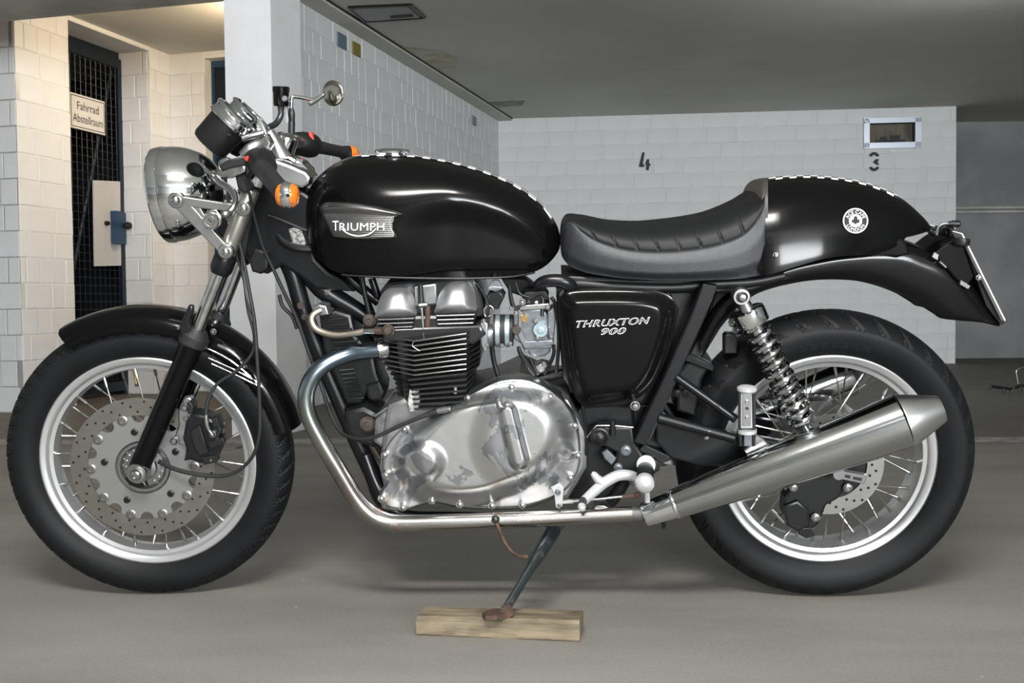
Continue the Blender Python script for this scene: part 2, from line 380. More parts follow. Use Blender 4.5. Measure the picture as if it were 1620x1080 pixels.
# leftmost face, door wall, corridor end
LF = G(38, 653); LF.z = 0
lwall, _, _ = wallbox('wall_left', LF+Pn*4, LF, 0, H, .2, WALLM)
lay_bricks(lwall, LF+Pn*1.2, LF, 0, 16, H/16, (.25, .25, .125), WALLC, seed=8, limit=160)
def on_line_x(p0, d, xt, z=1.2, hi=6):
    return walk(p0, d, xt, z=z, hi=hi)
t108 = on_line_x(LF, D, 113, z=1.5); t238 = on_line_x(LF, D, 240, z=1.5); t270 = on_line_x(LF, D, 272, z=1.5)
DT = HC + (proj(LF+D*t108+Vector((0, 0, HC)))[1]-37)*((LF+D*t108-CAM).dot(fw))/F     # lintel height
dwl = MB()
def slab(mb, s0, s1, z0, z1, th=.3):
    box(mb, LF+D*(s0+s1)/2+Pn*th/2+Vector((0, 0, (z0+z1)/2)), s1-s0, th, z1-z0, D, Pn)
slab(dwl, 0, t108, 0, H); slab(dwl, t238, t270, 0, H); slab(dwl, t108, t238, DT, H)
dwo = tag(dwl.build('wall_corridor', WALLM), kind='structure')
lay_bricks(dwo, LF+D*.0, LF+D*t108, 0, 16, H/16, (.25, .25, .125), WALLC, seed=9, limit=60, joint=.006)
lay_bricks(dwo, LF+D*t238, LF+D*t270, 0, 16, H/16, (.25, .125), WALLC, seed=10, limit=60, joint=.006)
lay_bricks(dwo, LF+D*t108, LF+D*t238, DT, 1, H-DT, (.5,), WALLC, seed=10, limit=10, joint=.006)
rv = LF+D*t238
lay_bricks(dwo, rv+Pn*.27, rv+Pn*.005, 0, 15, DT/15, (.26,), WALLC, seed=12, limit=60, joint=.008)
E0 = LF+D*t270
t325 = on_line_x(E0, -Pn, 327, z=1.5)
ew = MB()
def eslab(mb, s0, s1, z0, z1, y0=0, th=.2):
    box(mb, E0-Pn*(s0+s1)/2+D*(y0+th/2)+Vector((0, 0, (z0+z1)/2)), s1-s0, th, z1-z0, Pn, D)
DT2 = HC + (proj(E0-Pn*t325+Vector((0, 0, HC)))[1]-97)*((E0-Pn*t325-CAM).dot(fw))/F
eslab(ew, -.3, t325, 0, H); WE = (SF-E0).dot(-Pn)-.05
eslab(ew, t325, WE, DT2, H)
ewo = tag(ew.build('wall_corridor_end', WALLM), kind='structure')
lay_bricks(ewo, E0, E0-Pn*t325, 0, 16, H/16, (.25, .25), WALLC, seed=13, limit=60, joint=.006)
lay_bricks(ewo, E0-Pn*t325, E0-Pn*WE, DT2, 2, (H-DT2)/2, (.25,), WALLC, seed=14, limit=20, joint=.006)
d2 = MB(); eslab(d2, t325+.0, WE, 0, DT2, y0=.13, th=.04)
d2o = tag(d2.build('door_2', BLUE), kind='structure')
d2f = MB(); eslab(d2f, t325, t325+.015, 0, DT2-.05, y0=.1, th=.05); eslab(d2f, t325, WE, DT2-.05, DT2, y0=.1, th=.05); d2f.build('door_frame', BLUEL, d2o)
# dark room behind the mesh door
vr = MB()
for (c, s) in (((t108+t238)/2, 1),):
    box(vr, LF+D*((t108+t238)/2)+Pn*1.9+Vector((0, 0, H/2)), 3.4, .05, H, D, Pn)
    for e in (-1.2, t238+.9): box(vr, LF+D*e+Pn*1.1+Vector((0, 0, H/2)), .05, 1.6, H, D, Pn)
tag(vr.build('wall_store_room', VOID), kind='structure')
# mesh door: frame, wires, sign, lock plate
dep = .25; DO = LF+D*t108+Pn*dep; DW = t238-t108+.02
dm = MB()
def dbar(mb, x0, x1, z0, z1, off=0, th=.03): box(mb, DO+D*(x0+x1)/2+Pn*off+Vector((0, 0, (z0+z1)/2)), x1-x0, th, z1-z0, D, Pn)
dbar(dm, 0, .05, 0, DT-.05); dbar(dm, DW-.07, DW-.02, 0, DT-.05); dbar(dm, 0, DW-.02, DT-.12, DT-.05); dbar(dm, 0, DW-.02, .03, .1)
dbar(dm, -.01, DW, DT-.05, DT, off=.02)
p1 = DO+D*.15+Vector((0, 0, .3)); p2 = DO+D*(DW-.1)+Vector((0, 0, DT-.15))
tube(dm, [p1+Pn*.02, p2+Pn*.02], .014, 6)
door = tag(dm.build('door_1', BLUE), kind='structure')
wm = MB(); st = .058
k = .05
while k < DW-.06:
    tube(wm, [DO+D*k+Vector((0, 0, .05)), DO+D*k+Vector((0, 0, DT-.1))], .0032, 4, caps=False); k += st
k = .12
while k < DT-.1:
    tube(wm, [DO+D*.03+Vector((0, 0, k)), DO+D*(DW-.05)+Vector((0, 0, k))], .0032, 4, caps=False); k += st
tag(wm.build('wire_mesh', BLUE, door), kind='stuff')
def dpt(px, py, off=.03): return onplane(px, py, DO-Pn*off, Pn)
def quadplate(pts, th, nrm):
    mb = MB(); n = Vector(nrm); a = [Vector(p) for p in pts]; b = [p+n*th for p in a]
    mb.add(a+b, [(0, 1, 2, 3), (7, 6, 5, 4), (0, 4, 5, 1), (1, 5, 6, 2), (2, 6, 7, 3), (3, 7, 4, 0)]); return mb
S4 = [dpt(110, 146), dpt(165, 160), dpt(165, 213), dpt(112, 202)]
sw4 = (S4[1]-S4[0]); sw4.z = 0; sw4.normalize()
s_z0 = (S4[2].z+S4[3].z)/2; s_z1 = (S4[0].z+S4[1].z)/2; s_w = (S4[1]-S4[0]).dot(D); SB = Vector((S4[0].x, S4[0].y, 0))
sg = MB(); box(sg, SB+D*s_w/2+Vector((0, 0, (s_z0+s_z1)/2)), s_w, .004, s_z1-s_z0, D, Pn)
sgo = sg.build('door_sign', SIGNW); tag(sgo, 'white Fahrrad Abstellraum sign on the blue wire mesh door', 'sign')
def sign_text(s, cx, cz, h, wd=None):
    v, f = text2d(s, .0); xs = [p[0] for p in v]; w0 = max(xs)-min(xs); c0 = (max(xs)+min(xs))/2
    kx = wd/w0; mb = MB(); mb.add([SB-Pn*.0035+D*(cx+(p[0]-c0)*kx)+Vector((0, 0, cz+p[1]*h)) for p in v], f); return mb
sh = s_z1-s_z0
sign_text('Fahrrad', s_w*.5, s_z0+sh*.56, sh*.34, s_w*.62).build('lettering', INK, sgo)
sign_text('Abstellraum', s_w*.5, s_z0+sh*.20, sh*.34, s_w*.86).build('lettering', INK, sgo)
bd4 = MB()
for (x0, x1, z0, z1) in ((.02, .98, .93, .95), (.02, .98, .05, .07), (.02, .03, .05, .95), (.97, .98, .05, .95)):
    box(bd4, SB-Pn*.0035+D*s_w*(x0+x1)/2+Vector((0, 0, s_z0+sh*(z0+z1)/2)), s_w*(x1-x0), .002, sh*(z1-z0), D, Pn)
bd4.build('sign_border', INK, sgo)
L4 = [dpt(148, 285), dpt(190, 287), dpt(192, 420), dpt(150, 421)]
lk = quadplate(L4, .01, Pn).build('lock_plate', mat('grey_lock_plate', (.50, .50, .50), .5), door)
def dbox(px0, px1, py0, py1, off, th, m, name):
    a = dpt(px0, (py0+py1)/2, off); b = dpt(px1, (py0+py1)/2, off); t = dpt((px0+px1)/2, py0, off).z; bt = dpt((px0+px1)/2, py1, off).z
    mb = MB(); c = (a+b)/2; c.z = (t+bt)/2; box(mb, c, abs((b-a).dot(D)), th, t-bt, D, Pn); return mb.build(name, m, lk)
dbox(180, 190, 334, 386, .06, .05, BLUEL, 'lock_case')
dbox(192, 197, 337, 386, .05, .03, BLUEL, 'lock_case')
kn = MB(); kc = dpt(198, 357, .09); lathe(kn, kc, Pn, [(-.05, 0), (-.045, .022), (-.02, .03), (.0, .02), (.05, .012)], 14); kn.build('door_knob', INK, lk)
kn = MB(); kc = dpt(171, 353, .05); lathe(kn, kc, Pn, [(-.01, 0), (-.006, .016), (.03, .018)], 14); kn.build('keyhole_rose', DARKM, lk)
# far right wall
R0 = G(1514, 193, H); R1 = G(1620, 192, H); rd = (R1-R0); rd.z = 0; rd.normalize()
rw, _, rn = wallbox('wall_right', R0-rd*3, R0+rd*5, 0, H, .2, CONCG)
cp = MB(); z1c = HC+(proj(R0+Vector((0, 0, HC-H)))[1]-329)*((R0-CAM).dot(fw))/F
for dz in (.0, .045): tube(cp, [R0-rd*.2-rn*.03+Vector((0, 0, z1c-dz-H)), R0+rd*4-rn*.03+Vector((0, 0, z1c-dz-H))], .014, 8)
cpo = cp.build('conduit', CONC); tag(cpo, 'pair of thin grey conduits along the concrete wall at right', 'pipe')
# outer shell behind and beside the camera
sh1, _, _ = wallbox('wall_front', (-7, -7.2), (9, -7.2), 0, H, .2, WALLC)
sh2, _, _ = wallbox('wall_right_bays', (8, -7.2), (8, 18), 0, H, .2, CONCG)
sh3, _, _ = wallbox('wall_left_bays', (-6.5, 9), (-6.5, -7.2), 0, H, .2, WALLC)
# vent window in the back wall
def bpt(px, py, off=0.0): return onplane(px, py, BL-bn*(.012+off), bn)
bdv = (BR-BL); bdv.z = 0; bdv.normalize()
def bbox(mb, px0, px1, py0, py1, off, th):
    a = bpt(px0, (py0+py1)/2, off); b = bpt(px1, (py0+py1)/2, off); t = bpt((px0+px1)/2, py0, off).z; bt = bpt((px0+px1)/2, py1, off).z
    c = (a+b)/2; c.z = (t+bt)/2; box(mb, c+bn*th/2, (b-a).length, th, t-bt, bdv, bn)
vf = MB(); bbox(vf, 1367, 1458, 186, 194, .03, .05); bbox(vf, 1367, 1458, 225, 234, .03, .05); bbox(vf, 1367, 1376, 186, 234, .03, .05); bbox(vf, 1448, 1458, 186, 234, .03, .05)
vfo = tag(vf.build('window_1', mat('galvanised_frame', (.5, .55, .62), .35, .6)), kind='structure')
vp = MB(); bbox(vp, 1375, 1449, 193, 226, .002, .004); vpm = mat('brown_board_behind_vent', (.13, .115, .085), .7, noise=(12, (.05, .045, .035), .35, .6), stretch=(1, 1, .3)); vp.build('vent_board', vpm, vfo)
vl = MB(); bbox(vl, 1384, 1432, 221, 226, .008, .006); bbox(vl, 1392, 1403, 216, 222, .008, .006); bbox(vl, 1408, 1424, 214, 222, .008, .006); vl.build('debris', INK, vfo)
vl = MB(); bbox(vl, 1444, 1449, 193, 226, .02, .02); bbox(vl, 1375, 1449, 193, 196, .02, .02); vl.build('vent_reveal', VOID, vfo)
# stencilled bay numbers
def stencil(polys, name):
    mb = MB()
    for P in polys:
        a = [bpt(x, y, .004) for x, y in P]; n = len(a); mb.add(a, [tuple(range(n))])
    return mb.build(name, INK, bw)
n4 = stencil([[(1016, 241), (1020, 241), (1017, 259), (1019.5, 260), (1019, 264), (1011, 264), (1011.5, 260)],
         [(1023.5, 252), (1027, 251), (1027, 258), (1029, 259), (1029, 262), (1027, 263), (1026.5, 269), (1022, 269), (1022.5, 261), (1021, 260), (1021.5, 257)]], 'painted_number')
n4['label'] = 'black stencilled number 4'
def arcpoly(cx, cy, r0, r1, a0, a1, n=8, sy=1.0):
    o = [(cx+r1*math.cos(math.radians(a0+(a1-a0)*i/n)), cy-sy*r1*math.sin(math.radians(a0+(a1-a0)*i/n))) for i in range(n+1)]
    return o+[(cx+r0*math.cos(math.radians(a1-(a1-a0)*i/n)), cy-sy*r0*math.sin(math.radians(a1-(a1-a0)*i/n))) for i in range(n+1)]
n3 = stencil([arcpoly(1383, 248.5, 3.6, 8.2, 12, 168), arcpoly(1383, 262.5, 3.6, 8.2, -168, -12), [(1381, 256), (1386, 251.5), (1391, 251.5), (1388.5, 256), (1391, 261), (1386, 260)]], 'painted_number')
n3['label'] = 'black stencilled number 3'
# little plates on the side wall
def spt(px, py, off=.004): return onplane(px, py, SF-Pn*off, Pn)
def splate(q, name, m, lab):
    a = spt(q[0], (q[2]+q[3])/2); b = spt(q[1], (q[2]+q[3])/2); t = spt((q[0]+q[1])/2, q[2]).z; bt = spt((q[0]+q[1])/2, q[3]).z
    mb = MB(); c = (a+b)/2; c.z = (t+bt)/2; box(mb, c-Pn*.006, (b-a).length, .012, t-bt, D, Pn); o = mb.build(name, m); tag(o, lab, 'sign'); return o
splate((533, 546, 54, 76), 'wall_plate', mat('blue_grey_plate', (.12, .17, .22), .4), 'small blue grey square plate high on the side wall')
splate((557, 568, 68, 88), 'wall_plate', mat('yellow_plate', (.20, .17, .04), .5), 'small olive yellow plate high on the side wall')
splate((746, 752, 184, 198), 'wall_plate', CONCG, 'tiny grey switch plate near the far corner of side wall')
# ceiling hatch and patch, stain
def cquad(pts, z0, th, m, name, parent=None):
    a = [G(x, y, H-z0) for x, y in pts]; mb = quadplate(a, -th, (0, 0, 1)); return mb.build(name, m, parent)
h1 = cquad([(557, 13), (645, 9), (665, 27), (580, 32)], .0, .008, mat('hatch_panel', (.30, .31, .30), .6), 'ceiling_hatch')
tag(h1, 'rectangular metal hatch set flush in the dark ceiling', 'hatch')
hf = MB()
hp = [G(x, y, H-.004) for x, y in ((552, 11), (650, 7), (672, 27.5), (577, 34))]
for i in range(4):
    tube(hf, [hp[i], hp[(i+1) % 4]], .011, 6)
hf.build('hatch_frame', DARKM, h1)
hs = MB(); tube(hs, [G(618, 26.5, H-.012), G(653, 24, H-.012)], .012, 6); hs.build('hatch_slot', INK, h1)
pt = cquad([(772, 160), (832, 157), (826, 166), (790, 169)], .0, .004, mat('ceiling_patch', (.33, .33, .31), .8, noise=(8, (.2, .2, .18), .4, .6)), 'ceiling_patch', ceo)
cquad([(650, 68), (690, 80), (722, 92), (722, 104), (700, 110), (640, 88), (620, 72)], .0, .002, STAIN, 'damp_stain', ceo) if False else None
ms = MB(); ms.add([G(x, y, H-.002) for x, y in ((628, 74), (690, 80), (722, 90), (722, 106), (690, 111), (660, 96))], [(0, 1, 2, 3, 4, 5)]); ms.build('damp_stain', STAIN, ceo)
# bay line on the floor
blm = MB(); a0, a1 = G(-60, 695, .001), G(1700, 691, .001); b1, b0 = G(1700, 699, .001), G(-60, 703, .001); blm.add([a0, a1, b1, b0], [(0, 3, 2, 1)]); blo = blm.build('painted_bay_line', LINE, bpy.data.objects['floor'])
# metal rack at the right edge
rk = bpy.data.objects.new('floor_rack', None); COL.objects.link(rk); rb = G(1600, 622); rk.location = rb
tag(rk, 'low folding metal rack with bent handle lying on the floor at right', 'rack')
def rkp(px, py, z=0.0): return onplane(px, py, rb, fw)-rb
m1 = MB(); tube(m1, [rkp(1568, 611), rkp(1600, 615), rkp(1612, 611), rkp(1640, 606)], .010, 8); m1.build('rail', DARKM, rk)
m1 = MB(); tube(m1, crom([rkp(1611, 607), rkp(1608, 590), rkp(1610, 585), rkp(1622, 580), rkp(1640, 576)], 4), .007, 8); m1.build('handle', SATAL, rk)
for a, b in (((1569, 611), (1566, 615)), ((1604, 612), (1599, 622)), ((1588, 614), (1587, 621)), ((1615, 610), (1613, 619))):
    m1 = MB(); tube(m1, [rkp(*a), rkp(*b)], .010, 8); m1.build('foot', DARKM, rk)

# ================================================================== MOTORCYCLE
YB, XR, LEAN, STEER = 2.416, .5799, .1677, .0619
WBASE = 1.485; XF = XR-WBASE
bike = bpy.data.objects.new('motorcycle', None); COL.objects.link(bike)
bike.location = (0, YB, 0); bike.rotation_euler = (LEAN, 0, 0)
tag(bike, 'black cafe racer motorcycle leaning on its side stand, chrome headlamp and silver engine cover', 'motorcycle')
RB = Matrix.Rotation(LEAN, 3, 'X'); RBt = RB.transposed(); OB = Vector((0, YB, 0))
AXF = Vector((XF, 0, .318)); RS = Matrix.Rotation(STEER, 3, 'Z'); RSt = RS.transposed()
def B(px, py, w=0.0):
    """bike coordinates (x rearwards, y away, z up in the leaning bike) of a photo pixel at lateral distance w from the centre plane"""
    o = RBt @ (CAM-OB); d = RBt @ ray(px, py); return o + d*((-w-o.y)/d.y)
def S(px, py, w=0.0):
    """same, in the plane of the slightly turned front end"""
    o = RSt @ (RBt @ (CAM-OB) - AXF); d = RSt @ (RBt @ ray(px, py)); p = o + d*((-w-o.y)/d.y); return RS @ p + AXF
def Rp(r, p):      # radius in photo pixels -> metres at bike point p
    q = RB @ Vector(p) + OB - CAM; return r*q.dot(fw)/F
def part(mb, name, m, parent=bike, lab=None, **k):
    o = mb.build(name, m, parent, **k)
    if lab: o['label'] = lab
    return o
def ptube(mb, P, n=12, k=6, fn=B, flat=None, rk=None, caps=True):
    """P: (px, py, w, radius px)"""
    Q = crom(P, k) if k > 1 else P
    pts = [fn(a, b, c) for a, b, c, r in Q]; rad = [Rp(q[3], p) for q, p in zip(Q, pts)]
    return tube(mb, pts, rad, n, caps)
def prism(mb, P, w0, w1, bev=0.0, fn=B, k=0, holes=None):
    """outline in photo pixels seen at w1, back face at w0 with the same side view"""
    if k: P = crom(P, k, True)
    pts = [fn(x, y, w1) for x, y in P]; n = len(pts)
    A = sum(pts[i].x*pts[(i+1) % n].z-pts[(i+1) % n].x*pts[i].z for i in range(n))
    s = 1 if A > 0 else -1
    ax = (fn(500, 500, 0)-fn(500, 500, .1)); 
    side = Vector((0, 1, 0)) if fn is B else RS @ Vector((0, 1, 0))
    def inset(b):
        out = []
        for i in range(n):
            d1 = (pts[i]-pts[i-1]); d2 = (pts[(i+1) % n]-pts[i]); n1 = Vector((-d1.z, 0, d1.x)).normalized(); n2 = Vector((-d2.z, 0, d2.x)).normalized()
            nn = (n1+n2); nn = nn.normalized() if nn.length > 1e-6 else n1; out.append(pts[i]+nn*b*s)
        return out
    vs = []
    lay = [(0, w1-w0), (0, bev)] + ([(bev*.3, bev*.3), (bev, 0)] if bev else [])
    if not bev: lay = [(0, w1-w0), (0, 0)]
    for ins, dy in lay: vs += [p+side*dy for p in (inset(ins) if ins else pts)]
    fs = []
    for l in range(len(lay)-1):
        for i in range(n):
            j = (i+1) % n; fs.append((l*n+i, l*n+j, l*n+n+j, l*n+n+i))
    fs.append(tuple(range(n))); fs.append(tuple(reversed([(len(lay)-1)*n+i for i in range(n)])))
    if s > 0: fs = [tuple(reversed(f)) for f in fs]
    return mb.add(vs, fs)
def disc(mb, px, py, w, r, prof=None, n=20, fn=B, side=None):
    """round boss facing the near side; prof = [(depth px, radius px)] from the back"""
    c = fn(px, py, w); k = Rp(1, c); ax = Vector((0, -1, 0)) if fn is B else RS @ Vector((0, -1, 0))
    prof = prof or [(-6, r), (-1.2, r), (0, r*.8)]
    return lathe(mb, c, ax, [(a*k, b*k) for a, b in prof], n)
def bolt(px, py, w, r=5, m=ZINC, parent=bike, fn=B, name='bolt', dome=True):
    mb = MB()
    if dome: disc(mb, px, py, w, r, [(-5, r*1.1), (-1, r*1.1), (-1, r*.9), (r*.35, r*.8), (r*.6, r*.6), (r*.65, 0)], 14, fn)
    else: disc(mb, px, py, w, r, [(-5, r*1.3), (-1.5, r*1.3), (-1.5, r), (1.5, r), (2, r*.85), (2, r*.5), (.4, r*.45), (.4, 0)], 12, fn)
    return part(mb, name, m, parent)
def radial(mb, P, c, wf, rings=14, fn=B, depth=.0, k=6, tpow=.7):
    """domed cover: star-shaped outline P (photo pixels) about c, seen surface at lateral distance wf(px, py, t)"""
    P = crom(P, k, True) if k else P; n = len(P); vs = []; fs = []
    ts = [0]+[1-(1-i/rings)**(1/tpow) for i in range(1, rings+1)]
    vs.append(fn(c[0], c[1], wf(c[0], c[1], 0)))
    for t in ts[1:]:
        for x, y in P:
            X = c[0]+(x-c[0])*t; Y = c[1]+(y-c[1])*t; vs.append(fn(X, Y, wf(X, Y, t)))
    for i in range(n): fs.append((0, 1+i, 1+(i+1) % n))
    for r in range(rings-1):
        for i in range(n):
            j = (i+1) % n; fs.append((1+r*n+i, 1+(r+1)*n+i, 1+(r+1)*n+j, 1+r*n+j))
    if depth:
        base = 1+(rings-1)*n; k0 = len(vs)
        for i in range(n): vs.append(vs[base+i]+Vector((0, depth, 0)))
        for i in range(n):
            j = (i+1) % n; fs.append((base+i, k0+i, k0+j, base+j))
        fs.append(tuple(k0+i for i in range(n)))
    return mb.add(vs, fs)
def polyat(P, x):      # y of a polyline at x
    return interp(P, x)

# ---------------------------------------------------------------- wheels
def wheel(front):
    R, rr, tw, rw_ = (.3153, .2376, .050, .034) if front else (.3197, .2309, .066, .048)
    name = 'front_wheel' if front else 'rear_wheel'
    ctr = AXF if front else Vector((XR, 0, .320))
    mat_ = Matrix.Translation(ctr) @ (RS.to_4x4() if front else Matrix.Identity(4))
    Y = Vector((0, -1, 0))      # towards the near side
    rim = MB(); d = rr-.0
    prof = [(rw_, rr), (rw_+.0015, rr-.003), (rw_, rr-.012), (rw_-.004, rr-.0165), (rw_-.009, rr-.019), (rw_-.011, rr-.027), (.006, rr-.032), (0, rr-.033)]
    prof += [(-a, b) for a, b in reversed(prof[:-1])]
    prof += [(-rw_+.004, rr+.001), (rw_-.004, rr+.001)]
    lathe(rim, (0, 0, 0), Y, prof, 128, ring=True)
    rim_o = rim.build(name, RIMAL, bike, matrix=mat_)
    # tyre with cut grooves
    if front: P = [(rw_-.003, rr-.002), (rw_+.003, rr+.004), (.044, rr+.014), (.049, rr+.028), (.050, rr+.040), (.0485, rr+.049), (.046, rr+.0555), (.042, rr+.0615), (.036, rr+.0675), (.029, rr+.0725), (.021, rr+.076), (.012, rr+.0775), (.004, R), (0, R)]
    else: P = [(rw_-.003, rr-.002), (rw_+.003, rr+.004), (.058, rr+.016), (.063, rr+.028), (.0655, rr+.040), (.066, rr+.050), (.0645, rr+.057), (.061, rr+.0625), (.055, rr+.0695), (.047, rr+.076), (.038, rr+.081), (.028, rr+.085), (.017, rr+.0878), (.006, R), (0, R)]
    P = [P[0]]+crom(P[1:], 3)
    P = P+[(-a, b) for a, b in reversed(P[:-1])]
    NA = 720; t = MB(); vs = []; L = len(P)
    for k in range(NA):
        a = 2*PI*k/NA; ca, sa = math.cos(a), math.sin(a)
        for (h, r) in P:
            g = 0; ah = abs(h); 
            if front:
                if r > rr+.052:
                    u = (k/NA*56 + ah*22*1.0 + (0 if h > 0 else .5)) % 1
                    if .010 < ah and (u < .2): g = .005
                    u2 = (k/NA*112 + ah*30) % 1
                    if ah > .030 and u2 < .16: g = .0025
                    if ah < .0035: g = .003
            else:
                if r > rr+.060:
                    u = (k/NA*34 + ((ah-.01)*16)**2*.9 + (0 if h > 0 else .5)) % 1
                    if ah > .012 and u < .13: g = .0042
                    u2 = (k/NA*34 + .5 + ah*14) % 1
                    if ah > .048 and u2 < .10: g = .0035
            r2 = r-g; vs.append((r2*ca, -h, r2*sa))
    fs = []
    for k in range(NA):
        q = (k+1) % NA
        for i in range(L-1): fs.append((k*L+i, q*L+i, q*L+i+1, k*L+i+1))
    t.add(vs, fs); to = t.build('tyre', TYRE, rim_o, angle=28)
    if not front:
        lr = MB()     # raised moulding bars on the sidewall
        for a0 in range(-3, 4):
            for dr in range(5):
                aa = PI/2 + a0*.085; r = rr+.020+dr*.0045; w_ = .0585+.0018*dr+.0012
                pts = [Vector((r*math.cos(aa+e), -w_, r*math.sin(aa+e))) for e in (-.028, 0, .028)]
                tube(lr, pts, .0007, 5)
        lr.build('sidewall_moulding', TYRE, rim_o)
    # hub
    hb = MB(); fl_ = .048 if front else .058; hr = .036 if front else .048
    lathe(hb, (0, 0, 0), Y, [(-.062, .016), (-.062, .03), (-fl_, .032), (-fl_, hr+.010), (-fl_+.006, hr+.010), (-fl_+.010, hr-.010), (-.02, hr-.016), (.02, hr-.016), (fl_-.010, hr-.010), (fl_-.006, hr+.010), (fl_, hr+.010), (fl_, hr-.006), (.062, .03), (.066, .016)], 40)
    hb.build('hub', CHROMEW, rim_o)
    # spokes
    n = 36 if front else 40; sm = None; nm = None
    for i in range(n):
        side = 1 if i % 2 else -1; g = (i//2) % 2
        a = 2*PI*(i+.5)/n; da = (1 if g else -1)*(1.05 if front else .95)
        h0 = Vector((hr*math.cos(a+da), -side*fl_, hr*math.sin(a+da))); e0 = Vector(((rr-.034)*math.cos(a), -side*.010, (rr-.034)*math.sin(a)))
        mb = MB(); tube(mb, [h0, e0], .0016, 6); s_ = mb.build('spoke', SPOKE, rim_o)
        dd = (h0-e0).normalized(); mb = MB(); tube(mb, [e0-dd*.004, e0+dd*.014, e0+dd*.020], [.0034, .0034, .0018], 8); mb.build('spoke_nipple', ZINC, rim_o)
    return rim_o
fwh = wheel(True); rwh = wheel(False)
# valve stem
vm = MB(); a = math.radians(97); e = Vector((math.cos(a), 0, math.sin(a)))
tube(vm, [e*.208, e*.196, e*.190, e*.172], [.004, .004, .003, .003], 8); vm.build('valve_stem', BRASS, fwh)
vm = MB(); tube(vm, [e*.173, e*.166], [.0042, .0042], 8); vm.build('valve_cap', INK, fwh)
# --- front brake disc: annulus with scalloped carrier, floating buttons, holes as dimples
Yn = Vector((0, -1, 0))
def annulus(mb, r0, r1, w0, w1, n=96, c=(0, 0, 0)):
    lathe(mb, c, Yn, [(w0, r0), (w1, r0), (w1, r1), (w0, r1)], n, ring=True); return mb
dm_ = MB(); annulus(dm_, .118, .156, .066, .071); dsk = dm_.build('brake_disc', DISC, fwh)
for i in range(60):
    a = 2*PI*i/60; r = (.126, .138, .149)[i % 3]
    mb = MB(); lathe(mb, (r*math.cos(a), 0, r*math.sin(a)), Yn, [(.0705, .0027), (.0714, .0027), (.0714, 0)], 8); mb.build('vent_hole', DARKM, fwh) if i % 1 == 0 else None
cr_ = MB(); N_ = 240; vs = []
def car_r(a):
    d = ((a/(2*PI)*10) % 1-.5)*2*PI/10; q = .116*math.sin(d)
    return .116*math.cos(d)-math.sqrt(.0145**2-q*q) if abs(q) < .0145 else .1175
for lay in (.064, .0705):
    for i in range(N_):
        a = 2*PI*i/N_; vs += [Vector((.060*math.cos(a), -lay, .060*math.sin(a))), Vector((car_r(a)*math.cos(a), -lay, car_r(a)*math.sin(a)))]
fs = []
for i in range(N_):
    j = (i+1) % N_; o2 = 2*N_
    fs += [(o2+2*i, o2+2*i+1, o2+2*j+1, o2+2*j), (2*i, 2*j, 2*j+1, 2*i+1), (2*i+1, 2*j+1, o2+2*j+1, o2+2*i+1), (2*i, o2+2*i, o2+2*j, 2*j)]
cr_.add(vs, fs); cro = cr_.build('disc_carrier', CARRIER, fwh)
for i in range(10):
    a = 2*PI*i/10; mb = MB(); c = Vector((.112*math.cos(a), 0, .112*math.sin(a)))
    lathe(mb, c, Yn, [(.066, .011), (.0725, .011), (.0735, .009), (.0735, .006), (.0715, .005), (.0715, 0)], 18); mb.build('disc_button', ZINC, fwh)
for i in range(5):
    a = 2*PI*(i+.35)/5; mb = MB(); c = Vector((.082*math.cos(a), 0, .082*math.sin(a)))
    lathe(mb, c, Yn, [(.070, .0075), (.0745, .0075), (.0755, .006), (.0755, .0035), (.073, .003), (.073, 0)], 14); mb.build('disc_bolt', DARKM, fwh)
hc = MB(); lathe(hc, (0, 0, 0), Yn, [(.045, .058), (.062, .060), (.068, .056), (.068, .050), (.062, .044), (.064, .030), (.072, .028), (.074, .020), (.085, .018)], 40); hc.build('hub_cover', SATAL, fwh)
for i in range(18):
    a = 2*PI*i/18; mb = MB(); lathe(mb, (.040*math.cos(a), 0, .040*math.sin(a)), Yn, [(.060, .0035), (.066, .003), (.0665, 0)], 8); mb.build('hub_rivet', ZINC, fwh)
# --- rear brake disc on the near side, chain and sprocket on the far side
rd_ = MB(); annulus(rd_, .075, .110, .072, .077); rdo = rd_.build('brake_disc', DISC2, rwh)
for i in range(44):
    a = 2*PI*i/44; r = (.0845, .0945, .1035)[i % 3]
    mb = MB(); lathe(mb, (r*math.cos(a), 0, r*math.sin(a)), Yn, [(.0765, .0032), (.0774, .0032), (.0774, 0)], 8); mb.build('vent_hole', DARKM, rwh)
cr2 = MB(); annulus(cr2, .030, .078, .068, .0715, 48); cr2.build('disc_carrier', DARKM, rwh)
sp_ = MB(); n_ = 43*4; vs = []
for lay in (-.066, -.073):
    for i in range(n_):
        a = 2*PI*i/n_; r = .108 if (i % 4) in (0, 1) else .102
        vs += [Vector((.05*math.cos(a), -lay, .05*math.sin(a))), Vector((r*math.cos(a), -lay, r*math.sin(a)))]
fs = []
for i in range(n_):
    j = (i+1) % n_; o2 = 2*n_
    fs += [(o2+2*i, o2+2*j, o2+2*j+1, o2+2*i+1), (2*i, 2*i+1, 2*j+1, 2*j), (2*i+1, o2+2*i+1, o2+2*j+1, 2*j+1)]
sp_.add(vs, fs); sp_.build('sprocket', SATAL, rwh)

